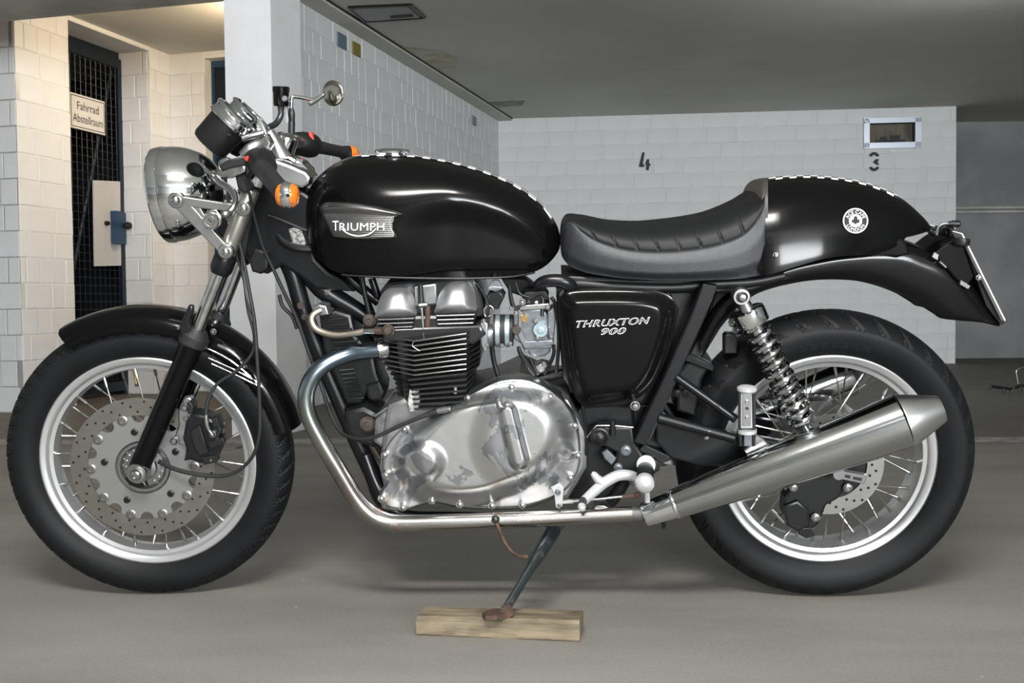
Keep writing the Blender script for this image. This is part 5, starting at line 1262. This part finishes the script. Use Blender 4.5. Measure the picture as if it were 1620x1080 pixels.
# clutch cable and arm on the cover
mb = MB(); ptube(mb, [(789, 629, .160, 6), (790, 640, .165, 5), (799, 650, .165, 7)], 12, 3); ca = part(mb, 'clutch_arm', CASTAL)
mb = MB(); disc(mb, 789, 632, .170, 4, None, 14); part(mb, 'arm_pin', ZINC, ca)
mb = MB(); ptube(mb, [(712, 647, .150, 1.3), (750, 640, .155, 1.3), (789, 633, .165, 1.3)], 6, 2); part(mb, 'cable_wire', STEEL)
mb = MB(); ptube(mb, [(692, 650, .145, 4.5), (703, 648, .147, 5.4), (712, 646.5, .15, 4.2)], 10, 1); part(mb, 'cable_adjuster', CASTAL)
# rear engine area: sprocket cover, plates
mb = MB(); prism(mb, [(915, 640), (1000, 640), (1010, 700), (1000, 760), (960, 790), (900, 790), (910, 720)], -.10, .07, .008); part(mb, 'gearbox_case', DARKM)
mb = MB(); prism(mb, [(905, 470), (912, 640), (930, 650), (925, 690), (918, 650), (900, 560)], .05, .07, .003); part(mb, 'rear_engine_tube', SATIN)
mb = MB(); ptube(mb, [(922, 640, .115, 2.5), (927, 680, .115, 2.5), (928, 720, .115, 2.5)], 8, 4); part(mb, 'breather_pipe', SATIN)
mb = MB(); prism(mb, [(932, 684), (946, 674), (968, 674), (1000, 676), (1004, 700), (1020, 724), (1040, 728), (1044, 745), (1020, 760), (988, 762), (972, 742), (976, 716), (950, 704), (934, 700)], .085, .118, .006); hpl = part(mb, 'footrest_plate', PLAST)
mb = MB(); ptube(mb, [(928, 692, .121, 1.3), (944, 673, .121, 1.3), (968, 673, .121, 1.3), (1002, 676, .121, 1.3)], 6, 1); part(mb, 'plate_edge', ZINC, hpl)
mb = MB(); disc(mb, 949, 692, .135, 12, [(-14, 15), (-3, 15), (-2, 12), (3, 10), (6, 6), (7, 0)], 24); part(mb, 'pivot_cap', PLAST, hpl)
mb = MB(); ptube(mb, [(969, 664, .12, 5), (969, 688, .12, 5)], 12, 1); part(mb, 'clamp_barrel', PLAST, hpl)
for (x, y, r) in ((990.5, 713, 6.5), (978, 740, 5.5)): bolt(x, y, .125, r, GREY, hpl, dome=False)
mb = MB(); prism(mb, [(952, 716), (960, 710), (976, 726), (968, 736), (956, 726)], .09, .11, .003); part(mb, 'plate_web', GREY, hpl)
mb = MB(); prism(mb, [(1018, 702), (1060, 722), (1062, 728), (1046, 734), (1036, 728), (1010, 712)], .07, .10, .003); part(mb, 'rear_bracket', DARKM)
# rider footrest: rubber peg ending in a polished tip
mb = MB(); ptube(mb, [(1021, 742, .12, 13), (1021, 748, .16, 13.5), (1020, 756, .19, 14)], 20, 2); fpo = part(mb, 'footrest', PLAST)
mb = MB(); ptube(mb, [(1022, 734, .115, 14.8), (1022, 735, .128, 14.8)], 24, 1); part(mb, 'footrest_collar', WHITEPART, fpo)
mb = MB(); c_ = B(1020, 765, .215); k_ = Rp(1, c_); lathe(mb, c_, Vector((.0, -1, -.1)), [(a*k_, b*k_) for a, b in ((-14, 13), (-8, 15.5), (0, 15.5), (5, 14), (9, 9), (11, 0))], 32); part(mb, 'footrest_tip', WHITEPART, fpo)
mb = MB(); ptube(mb, [(1023.5, 778, .20, 4.5), (1024, 794, .20, 4.3)], 8, 1); part(mb, 'footrest_feeler', WHITEPART, fpo)
# gear lever
mb = MB(); ptube(mb, [(1008, 757, .15, 8), (996, 752, .155, 8.5), (978, 752, .16, 8.8), (958, 762, .165, 8.8), (940, 777, .168, 8.2), (928, 788, .17, 7.6), (922, 794, .17, 7)], 18, 6); glo = part(mb, 'gear_lever', WHITEPART)
mb = MB(); ptube(mb, [(954, 764, .166, 9), (946, 758, .167, 7), (940, 751, .168, 5.6), (936.5, 748, .168, 3.5)], 14, 4); part(mb, 'heel_spur', WHITEPART, glo)
mb = MB(); ptube(mb, [(922, 792, .18, 6.5), (921, 800, .215, 6.8)], 16, 1); part(mb, 'toe_rubber', RUB, glo)
mb = MB(); c_ = B(920.5, 803, .222); k_ = Rp(1, c_); lathe(mb, c_, Vector((0, -1, -.1)), [(a*k_, b*k_) for a, b in ((-5, 6.5), (0, 6.3), (3, 4.5), (4, 0))], 20); part(mb, 'toe_peg_tip', WHITEPART, glo)
mb = MB(); prism(mb, [(1000, 752), (1012, 754), (1012, 772), (1004, 776), (998, 766)], .12, .15, .003); part(mb, 'lever_pivot', GREY, glo)
mb = MB(); prism(mb, [(872, 772), (886, 765), (892, 772), (890, 800), (884, 805), (879, 802), (877, 784)], .145, .155, .002); sao = part(mb, 'shift_arm', WHITEPART)
bolt(882.5, 779, .158, 3.8, GREY, sao, dome=False); bolt(884.5, 800, .158, 2.6, GREY, sao, dome=False)
mb = MB(); ptube(mb, [(890, 794, .15, 3.4), (906, 793, .15, 3.6)], 10, 1); ptube(mb, [(906, 793, .15, 2), (984, 785, .15, 2)], 8, 1); sro = part(mb, 'shift_rod', ZINC)
mb = MB(); ptube(mb, [(984, 786, .15, 3.8), (1003, 784, .15, 3.8)], 10, 1); part(mb, 'rod_end', RUST, sro)
mb = MB(); disc(mb, 1009, 784, .153, 5, None, 14); part(mb, 'rod_joint', RUST, sro)
mb = MB(); prism(mb, [(940, 803), (944, 800), (956, 800), (964, 804), (962, 808), (942, 808)], .12, .16, .001); part(mb, 'exhaust_bracket', SATAL)

# ---------------------------------------------------------------- carburettor and intake
cb = MB(); prism(cb, [(757, 512), (766, 508), (772, 512), (772, 552), (766, 556), (760, 548)], .02, .10, .004); cbo = part(cb, 'intake_flange', CASTAL)
mb = MB(); ptube(mb, [(766, 531, .07, 19), (776, 530, .07, 17), (786, 530, .07, 18)], 24, 1); part(mb, 'intake_stub', GREY, cbo)
mb = MB(); ptube(mb, [(781, 522, .07, 25), (812, 522, .07, 25)], 28, 1); part(mb, 'intake_rubber', RUB, cbo)
for x in (788, 803): 
    mb = MB(); ptube(mb, [(x-3.3, 523, .07, 26.2), (x+3.3, 523, .07, 26.2)], 32, 1); part(mb, 'hose_clamp', mat('clamp_steel', (.42, .52, .52), .35, .8) if 'clamp_steel' not in bpy.data.materials else bpy.data.materials['clamp_steel'], cbo)
for x, y in ((794, 547), (807, 544), (765, 508), (770, 546)): bolt(x, y, .1, 3.2, ZINC, cbo)
cm = MB(); prism(cm, [(812, 494), (824, 490), (860, 488), (866, 500), (868, 540), (874, 546), (872, 552), (828, 554), (824, 544), (812, 536)], .02, .095, .005); cro2 = part(cm, 'carburettor', GREY)
def cpart(P, w0, w1, m, nm, bev=.003): 
    mb = MB(); prism(mb, P, w0, w1, bev); return part(mb, nm, m, cro2)
cpart([(833, 486), (856, 485), (857, 502), (836, 504)], .03, .085, GREY, 'slide_tower')
cpart([(821, 487), (826, 483), (868, 480), (869, 485), (862, 489), (823, 491)], .015, .105, SATAL, 'cap_flange', .002)
mb = MB(); ptube(mb, [(846, 487, .06, 19), (845, 470, .06, 19), (845, 464, .06, 14)], 28, 1); part(mb, 'carburettor_cap', CHROMEW, cro2)
cpart([(826, 470), (830, 462), (862, 460), (868, 468), (866, 474), (828, 476)], .02, .085, PLAST, 'cap_hood')
cpart([(826, 545), (832, 540), (874, 538), (876, 545), (830, 551)], .015, .105, GREY, 'bowl_flange', .002)
cpart([(830, 550), (872, 547), (870, 558), (862, 564), (848, 566), (838, 562)], .02, .09, GREY, 'float_bowl', .006)
cpart([(866, 492), (876, 486), (880, 500), (876, 540), (868, 544)], .02, .08, GREY, 'rear_mouth')
mb = MB(); disc(mb, 855, 522, .108, 12, [(-12, 12), (-2, 12), (0, 11), (0, 8), (-1, 7.5), (-1, 6), (1, 5.5), (1.5, 2.5), (0, 2), (0, 0)], 30); part(mb, 'vacuum_cover', mat('blue_zinc', (.36, .45, .50), .35, .6), cro2)
mb = MB(); disc(mb, 817, 522.5, .115, 7, [(-14, 7), (-1, 7), (0, 6), (0, 0)], 18); part(mb, 'brass_plug', RUSTCAP, cro2)
mb = MB(); disc(mb, 829.5, 504, .11, 5, [(-10, 5), (0, 5), (0, 3), (-1, 2.6), (-1, 0)], 18); part(mb, 'idle_screw', BRASS, cro2)
for (x, y, r) in ((816, 496, 4), (847, 508, 3.4), (866, 486, 3.6), (826, 478, 5), (869, 518, 3), (832, 556, 3), (850, 535, 3), (872, 532, 3), (808, 488, 3), (860, 576, 3.4)): bolt(x, y, .11, r, ZINC, cro2)
cpart([(820, 490), (828, 492), (826, 520), (834, 540), (826, 546), (818, 530)], .06, .10, SATAL, 'carb_linkage')
cpart([(846, 580), (856, 575), (868, 578), (870, 586), (856, 590), (848, 588)], .02, .07, CASTAL, 'drain_boss')
for P in ([(820, 548, .09, 3), (824, 560, .09, 4), (836, 578, .085, 5), (846, 592, .08, 5)], [(838, 566, .08, 3), (846, 584, .08, 3), (852, 592, .08, 3)], [(876, 545, .09, 3), (876, 560, .09, 3), (868, 580, .085, 3), (862, 592, .08, 3)], [(778, 548, .06, 4), (781, 570, .06, 4), (787, 592, .06, 3.6), (792, 606, .06, 3)], [(754, 448, .08, 2.4), (764, 462, .085, 2.2), (773, 484, .09, 2.2), (770, 505, .09, 2.4)],
          [(840, 478, .09, 3), (858, 470, .095, 3), (858, 500, .1, 3)], [(806, 450, .09, 3), (808, 470, .09, 3.4), (812, 486, .09, 4)], [(815, 446, .09, 2.2), (822, 464, .09, 2.4), (836, 470, .09, 2)], [(872, 470, .09, 3), (880, 486, .09, 3), (884, 540, .09, 3), (880, 590, .08, 3)]):
    mb = MB(); ptube(mb, P, 8, 5); part(mb, 'fuel_hose', PLAST)
mb = MB(); disc(mb, 784, 452, .10, 9, [(-10, 9), (-2, 10), (0, 9), (0, 6.5), (2, 6), (2, 3), (1, 2.6), (1, 0)], 12); fto = part(mb, 'fuel_tap', GREY)
mb = MB(); prism(mb, [(772, 455), (776, 453), (796, 454), (794, 458), (774, 459)], .10, .108, .001); part(mb, 'tap_handle', GREY, fto)
mb = MB(); prism(mb, [(774, 462), (790, 460), (798, 470), (788, 490), (772, 488), (768, 474)], .0, .07, .004); part(mb, 'tap_body', DARKM, fto)
mb = MB(); prism(mb, [(792, 440), (830, 440), (846, 452), (828, 470), (806, 462)], -.03, .02, .004); part(mb, 'rear_tank_mount', SATIN)
mb = MB(); ptube(mb, [(772, 484, .09, 1.5), (766, 490, .09, 1.5), (768, 500, .09, 1.5), (778, 498, .09, 1.5), (780, 488, .09, 1.5), (774, 483, .09, 1.5)], 8, 4); part(mb, 'hose_clip', ZINC)
mb = MB(); ptube(mb, [(842, 604, .05, 8), (880, 592, .05, 8), (900, 590, .05, 8)], 12, 3); part(mb, 'breather_hose', PLAST)

# ---------------------------------------------------------------- exhaust
HP = [(606, 551, .085, 13), (598, 553, .09, 13), (575, 556, .105, 13), (548, 561, .125, 13), (520, 573, .14, 13), (499, 590, .15, 13.2), (487, 612, .155, 13.4), (484, 636, .158, 13.5), (491, 664, .16, 13.5), (512, 704, .16, 13.6), (536, 744, .16, 13.6), (560, 784, .16, 13.8), (580, 808, .16, 14), (602, 822, .16, 14.2), (632, 828, .16, 14.2), (700, 826.5, .16, 13.8), (800, 823, .16, 13), (920, 817, .16, 12.4), (1030, 811, .165, 12.2)]
mb = MB(); ptube(mb, HP, 28, 6); hdo = part(mb, 'exhaust_header', HEADER, angle=80); part(mb.mirrored(), 'exhaust_header', HEADER, angle=80)
mb = MB(); ptube(mb, [(596, 553, .091, 16), (602, 552, .088, 17), (610, 551, .083, 17)], 20, 1); part(mb, 'header_collar', CHROMEW, hdo)
mb = MB(); ptube(mb, [(1000, 813, .163, 13), (1020, 812, .164, 13.4)], 20, 1); part(mb, 'exhaust_gasket', mat('sooty_steel', (.10, .10, .095), .5, .6), hdo)
M0, M1, M2 = B(1022, 813, .165), B(1428, 666, .205), B(1487, 647, .207)
ku = Rp(1, M0); axm = (M1-M0)
def mlathe(a, b, prof, name, m, parent=bike, n=56, mirror=False, **k):
    mb = MB(); lathe(mb, a, (b-a), prof, n, **k); o = part(mb, name, m, parent, angle=30)
    return mb, o
LM = axm.length; kk = Rp(1, M1)
mbs = []
mb, mfo = mlathe(M0, M1, [(LM*.115, 24*kk), (LM*.118, 25.3*kk), (LM*.16, 26.5*kk), (LM*.35, 31.5*kk), (LM*.6, 37.5*kk), (LM*.85, 42.3*kk), (LM*.985, 44.3*kk), (LM, 44.4*kk)], 'muffler', STEEL); mbs.append((mb, 'muffler', STEEL))
L2 = (M2-M1).length
mb, o = mlathe(M1, M2, [(0, 44.4*kk), (.003, 44.2*kk), (L2*.5, 34*kk), (L2, 22.5*kk), (L2+.003, 21*kk), (L2, 19*kk), (L2*.6, 18.5*kk), (L2*.6, 0)], 'muffler_tail_cone', STEELT, mfo); mbs.append((mb, 'muffler_tail_cone', STEELT))
mb, o = mlathe(M0, M1, [(-.004, 12*kk), (-.004, 19*kk), (0, 20.3*kk), (LM*.05, 22*kk), (LM*.108, 23.6*kk), (LM*.112, 25.6*kk), (LM*.12, 25.8*kk), (LM*.124, 25*kk)], 'muffler_collar', CHROME, mfo); mbs.append((mb, 'muffler_collar', CHROME))
fmo = None
for mb, nm, m in mbs:
    o = part(mb.mirrored(), nm, m, fmo or bike, angle=30)
    if fmo is None: fmo = o
mb = MB(); ptube(mb, [(1050, 824, .165, 3.4), (1050, 832, .165, 3.4), (1050, 836, .165, 2)], 8, 1); part(mb, 'collar_bolt', DARKM, mfo)
# muffler hanger and pillion footrest
mb = MB(); prism(mb, [(1176, 712), (1190, 700), (1196, 688), (1206, 694), (1222, 708), (1212, 714), (1184, 724)], .145, .16, .003); part(mb, 'muffler_hanger', CHROMEW)
mb = MB(); prism(mb, [(1172, 622), (1190, 622), (1191, 678), (1172, 678)], .15, .175, .004); pfo = part(mb, 'pillion_footrest', WHITEPART)
for x in (1170.5, 1192.5):
    mb = MB(); ptube(mb, [(x, 618, .168, 3), (x, 679, .168, 3)], 10, 1); part(mb, 'footrest_rubber', RUB, pfo)
mb = MB(); prism(mb, [(1175, 622), (1188, 622), (1188, 674), (1175, 674)], .170, .178, .001); part(mb, 'footrest_channel', SATAL, pfo)
mb = MB(); c_ = B(1181.5, 614, .165); k_ = Rp(1, c_); lathe(mb, c_, Vector((.02, 0, 1)), [(a*k_, b*k_) for a, b in ((-6, 13), (-3, 15.5), (1, 15.5), (3.5, 12), (5, 6), (5.3, 0))], 28); part(mb, 'footrest_end_cap', WHITEPART, pfo)
mb = MB(); ptube(mb, [(1182, 679, .165, 15), (1182, 684, .165, 15)], 24, 1); part(mb, 'footrest_flange', WHITEPART, pfo)
mb = MB(); prism(mb, [(1177, 684), (1190, 684), (1190, 706), (1177, 706)], .150, .175, .002); part(mb, 'footrest_hinge', GREY, pfo)
for x in (1172, 1193):
    mb = MB(); prism(mb, [(x-2.5, 686), (x+2.5, 686), (x+2.5, 706), (x-2.5, 706)], .14, .172, .001); part(mb, 'hinge_ear', DARKM, pfo)
bolt(1182, 636, .180, 3, SATAL, pfo, dome=False); bolt(1182, 661, .180, 3, SATAL, pfo, dome=False)
mb = MB(); disc(mb, 1182, 646, .1795, 2.6, [(-1, 2.6), (0, 2.6), (0, 0)], 12); part(mb, 'channel_hole', INK, pfo)

# ---------------------------------------------------------------- rear shocks
SH0, SH1 = B(1172, 468, .15), B(1281, 690, .15)
def shock(mir):
    sa = (lambda mb: mb.mirrored()) if mir else (lambda mb: mb)
    k = Rp(1, SH0); d = SH1-SH0; L = d.length; u = d.normalized()
    mb = MB(); lathe(mb, SH0, d, [(24*k, 9*k), (24*k, 22*k), (26*k, 25.5*k), (30*k, 26*k), (48*k, 26*k), (50*k, 25*k), (50*k, 15*k)], 40); so_ = part(sa(mb), 'rear_shock', CHROME)
    mb = MB(); lathe(mb, SH0, d, [(46*k, 11*k), (L-26*k, 11*k)], 20); part(sa(mb), 'damper_rod', CHROMEW, so_)
    mb = MB(); lathe(mb, SH0, d, [(L-36*k, 18*k), (L-34*k, 22*k), (L-30*k, 22*k), (L-26*k, 17*k), (L-14*k, 13*k), (L-12*k, 10*k)], 32); part(sa(mb), 'spring_seat', CHROME, so_)
    x, y = frame_of(u); pts = []; turns = 11.0; a0_ = 52*k; a1_ = L-34*k; N = int(turns*28)
    for i in range(N+1):
        t = i/N; a = 2*PI*turns*t; h = a0_+(a1_-a0_)*(t**.93); rr_ = (18.6+.8*t)*k; pts.append(SH0+u*h+x*rr_*math.cos(a)+y*rr_*math.sin(a))
    mb = MB(); tube(mb, pts, 4.3*k, 10); part(sa(mb), 'coil_spring', CHROMEW, so_)
    mb = MB(); lathe(mb, SH0+Vector((0, .014, 0)), Yn, [(0, 14.5*k), (.022, 14.5*k), (.026, 12.5*k), (.026, 9*k), (.024, 8*k), (.024, 0)], 32)
    tube(mb, [SH0+u*8*k+Vector((0, .004, 0)), SH0+u*28*k+Vector((0, .004, 0))], [(11*k, 9*k), (12*k, 12*k)], 16); part(sa(mb), 'shock_eye', SATAL, so_)
    mb = MB(); lathe(mb, SH0+Vector((0, .006, 0)), Yn, [(0, 9*k), (.022, 9*k), (.026, 6*k), (.030, 5*k), (.031, 0)], 20); part(sa(mb), 'shock_bolt', ZINC, so_)
    e = SH0+u*(L-2*k); mb = MB(); lathe(mb, e+Vector((0, .014, 0)), Yn, [(0, 13*k), (.026, 13*k), (.028, 11*k), (.028, 0)], 24); tube(mb, [SH0+u*(L-24*k), e], [(13*k, 10*k), (11*k, 9*k)], 16); part(sa(mb), 'lower_shock_eye', CHROMEW, so_)
    mb = MB(); lathe(mb, SH0+u*(L-20*k)+Vector((0, -.008, 0)), Yn, [(0, 4*k), (.004, 4*k), (.004, 2*k), (.002, 2*k), (.002, 0)], 12); part(sa(mb), 'preload_hole', DARKM, so_)
shock(False); shock(True)
# rear caliper, torque arm, axle adjuster (seen below the muffler)
mb = MB(); prism(mb, [(1240, 786), (1262, 764), (1300, 748), (1336, 742), (1340, 770), (1326, 790), (1308, 800), (1296, 830), (1284, 838), (1250, 832), (1238, 812)], .060, .095, .007); rco = part(mb, 'rear_caliper', PLAST)
mb = MB(); prism(mb, [(1240, 800), (1262, 792), (1280, 806), (1282, 832), (1262, 842), (1244, 832)], .09, .105, .006); part(mb, 'caliper_body', DARKM, rco)
for (x, y, r) in ((1291, 819, 5.5), (1342, 772, 5.5), (1256, 772, 5)): bolt(x, y, .108, r, ZINC, rco, dome=False)
mb = MB(); prism(mb, [(1262, 836), (1284, 834), (1290, 848), (1276, 852), (1264, 846)], .07, .10, .003); part(mb, 'caliper_foot', DARKM, rco)
mb = MB(); prism(mb, [(1332, 745), (1372, 752), (1368, 766), (1330, 758)], .095, .112, .002); axo = part(mb, 'chain_adjuster', SATAL)
for P in ([(1336, 750), (1346, 752), (1345, 757), (1335, 755)], [(1350, 753.5), (1364, 756), (1363, 761), (1349, 758)]):
    mb = MB(); prism(mb, P, .108, .1125, .0005); part(mb, 'adjuster_slot', INK, axo)
mb = MB(); ptube(mb, [(1220, 805, .10, 3), (1228, 812, .10, 3)], 8, 1); ptube(mb, [(1226, 811, .10, 2.2), (1240, 826, .10, 2.2)], 8, 1); part(mb, 'brake_rod', SATAL)
mb = MB(); c_ = Vector((XR, 0, .32)); lathe(mb, c_, Yn, [(-.14, .012), (.14, .012)], 20); part(mb, 'rear_axle', ZINC)
mb = MB(); lathe(mb, AXF, RS @ Yn, [(-.115, .010), (.10, .010)], 20); part(mb, 'front_axle', ZINC)

# ---------------------------------------------------------------- cables
CABLES = [([(378, 380, .10, 2.6), (387, 420, .10, 2.8), (396, 470, .11, 3), (403, 513, .115, 3), (407, 570, .12, 3), (411, 640, .12, 3), (410, 690, .12, 3), (398, 724, .115, 3), (372, 747, .11, 3), (340, 753, .105, 3.2), (300, 748, .10, 3.4), (272, 740, .09, 3.6), (252, 730, .075, 4)], 'speedometer_cable', RUB, S),
          ([(372, 398, .06, 2), (385, 440, .07, 2), (392, 490, .08, 2.2), (402, 530, .10, 2.4), (398, 560, .10, 2.6), (372, 588, .10, 2.8), (345, 606, .10, 2.8), (330, 630, .105, 2.8), (326, 655, .108, 3), (328, 668, .109, 3.2)], 'brake_hose', RUB, S),
          ([(380, 392, .06, 1.6), (384, 430, .07, 1.6), (392, 480, .08, 1.8), (403, 520, .10, 1.8)], 'brake_pipe_upper', SATIN, S),
          ([(390, 284, .12, 2.4), (402, 340, .09, 2.4), (416, 390, .07, 2.6), (432, 425, .06, 2.8), (452, 468, .055, 3), (470, 505, .05, 3), (488, 556, .045, 3), (508, 610, .045, 3), (524, 656, .06, 3), (540, 684, .09, 3), (566, 694, .12, 3.2), (596, 690, .135, 3.2), (640, 670, .142, 3.4), (692, 650, .146, 3.6)], 'clutch_cable', RUB, B),
          ([(400, 376, .02, 3), (420, 384, .0, 3), (460, 390, -.01, 4), (500, 400, -.01, 4)], 'wiring_loom', RUB, B),
          ([(440, 372, .04, 5), (450, 384, .045, 6), (470, 392, .045, 6.4), (494, 394, .04, 6.4)], 'wiring_sleeve', SATIN, B),
          ([(424, 340, .04, 2.6), (450, 350, .04, 2.8), (478, 362, .035, 2.8), (492, 366, .03, 2.8)], 'throttle_cable', RUB, B),
          ([(442, 466, .03, 3), (447, 484, .03, 3), (462, 500, .03, 3), (470, 520, .03, 3)], 'wiring_lead', RUB, B)]
for P, nm, m, fn in CABLES: mb = MB(); ptube(mb, P, 10, 6, fn); part(mb, nm, m)
mb = MB(); ptube(mb, [(326, 656, .109, 3.6), (327, 668, .11, 4), (330, 678, .11, 3.2), (336, 687, .11, 3.2)], 12, 3, S); part(mb, 'hose_union', CHROMEW)

# ---------------------------------------------------------------- side stand (to the timber on the floor)
blk_z = .042
def b2w(p): return RB @ Vector(p) + OB
def w2b(p): return RBt @ (Vector(p)-OB)
foot_w = G(795, 972, blk_z+.006); top_b = B(876, 838, .10)
fb = w2b(foot_w)
mid = top_b+(fb-top_b)*.42
mb = MB(); r1_ = Rp(12, top_b); r2_ = Rp(7.2, fb)
tube(mb, [top_b, top_b+(fb-top_b)*.36, top_b+(fb-top_b)*.5, top_b+(fb-top_b)*.88, fb+(top_b-fb)*.03], [r1_, r1_*.86, r2_*1.12, r2_, r2_*.95], 16); sso = part(mb, 'side_stand', STAND)
mb = MB(); prism(mb, [(850, 826), (900, 826), (890, 838), (878, 846), (866, 836)], .07, .105, .004); part(mb, 'stand_bracket', STAND)
bpt1 = G(797, 973, blk_z); 
ft = MB(); fpts = [G(763, 976, blk_z+.0015), G(778, 968.5, blk_z+.0015), G(803, 968, blk_z+.0015), G(806, 974, blk_z+.0015), G(786, 980, blk_z+.0015), G(768, 980.5, blk_z+.0015)]
vs = [w2b(p) for p in fpts]+[w2b(p+Vector((0, 0, .008))) for p in fpts]; n = 6
ft.add(vs, [tuple(range(n)), tuple(reversed(range(n, 2*n)))]+[(i, n+i, n+(i+1) % n, (i+1) % n) for i in range(n)])
part(ft, 'stand_foot', RUST, sso)
ft = MB(); tube(ft, [w2b(foot_w+Vector((.008, 0, .006))), fb+(top_b-fb)*.07], [.014, .010], 10); part(ft, 'stand_weld', RUST, sso)
q = lambda t: top_b+(fb-top_b)*t
w_at = lambda t: -q(t).y
tp = [(784, 822, w_at(.25)+.02, 2.8), (790, 838, w_at(.28)+.02, 2.8), (799, 858, w_at(.33)+.01, 3), (812, 874, w_at(.38)+.005, 3.3), (824, 880, w_at(.36), 3.6), (834, 880, w_at(.34), 3.6)]
mb = MB(); ptube(mb, tp, 10, 5); tgo = part(mb, 'stand_tang', RUST, sso)
mb = MB(); c_ = B(784, 821, w_at(.25)+.02); k_ = Rp(1, c_); lathe(mb, c_, Yn, [(7*k_*math.cos(PI-PI*i/12), 7*k_*math.sin(PI-PI*i/12)) for i in range(13)], 20); part(mb, 'tang_ball', STAND, sso)
mb = MB(); ptube(mb, [(842, 864, w_at(.36)+.01, 1.4), (838, 872, w_at(.38)+.012, 1.4), (842, 878, w_at(.4)+.012, 1.4)], 6, 3); part(mb, 'spring_hook', STAND, sso)

# ================================================================== timber under the stand
A = G(655, 1005); Bq = G(917, 1016); dd = (Bq-A); dd.z = 0; LL = dd.length; dd.normalize(); nn = Vector((-dd.y, dd.x, 0))
mb = MB(); NX, hz, dp = 26, blk_z, .078; vs = []; rnd = random.Random(4)
sec = [(0.003, 0), (0, .004), (0, hz-.006), (.006, hz), (dp-.006, hz), (dp, hz-.005), (dp, .004), (dp-.003, 0)]
for i in range(NX+1):
    t = i/NX
    for j, (a, b) in enumerate(sec):
        e = (rnd.uniform(-.0006, .0006)); f = 1-(.12 if i == 0 else 0)
        sl = .004*(1-t)
        ex = .0
        if i == 0: ex = .004*(abs(b-hz/2)/(hz/2))**2+.002
        vs.append(A+dd*(t*LL+ex)+nn*(a+e)+Vector((0, 0, max(0, b-(sl if b > .01 else 0)+.5*e if b > .001 else 0))))
m_ = len(sec); fs = []
for i in range(NX):
    for j in range(m_): l = (j+1) % m_; fs.append((i*m_+j, i*m_+l, (i+1)*m_+l, (i+1)*m_+j))
fs.append(tuple(reversed(range(m_)))); fs.append(tuple(NX*m_+j for j in range(m_)))
ang = math.atan2(dd.y, dd.x); Rm = Matrix.Rotation(-ang, 3, 'Z')
mb.add([Rm @ (v-A) for v in vs], fs)
blo_ = mb.build('timber_block', WOOD); blo_.location = A; blo_.rotation_euler = (0, 0, ang)
tag(blo_, 'short rough pine batten lying on the floor under the side stand foot', 'timber')
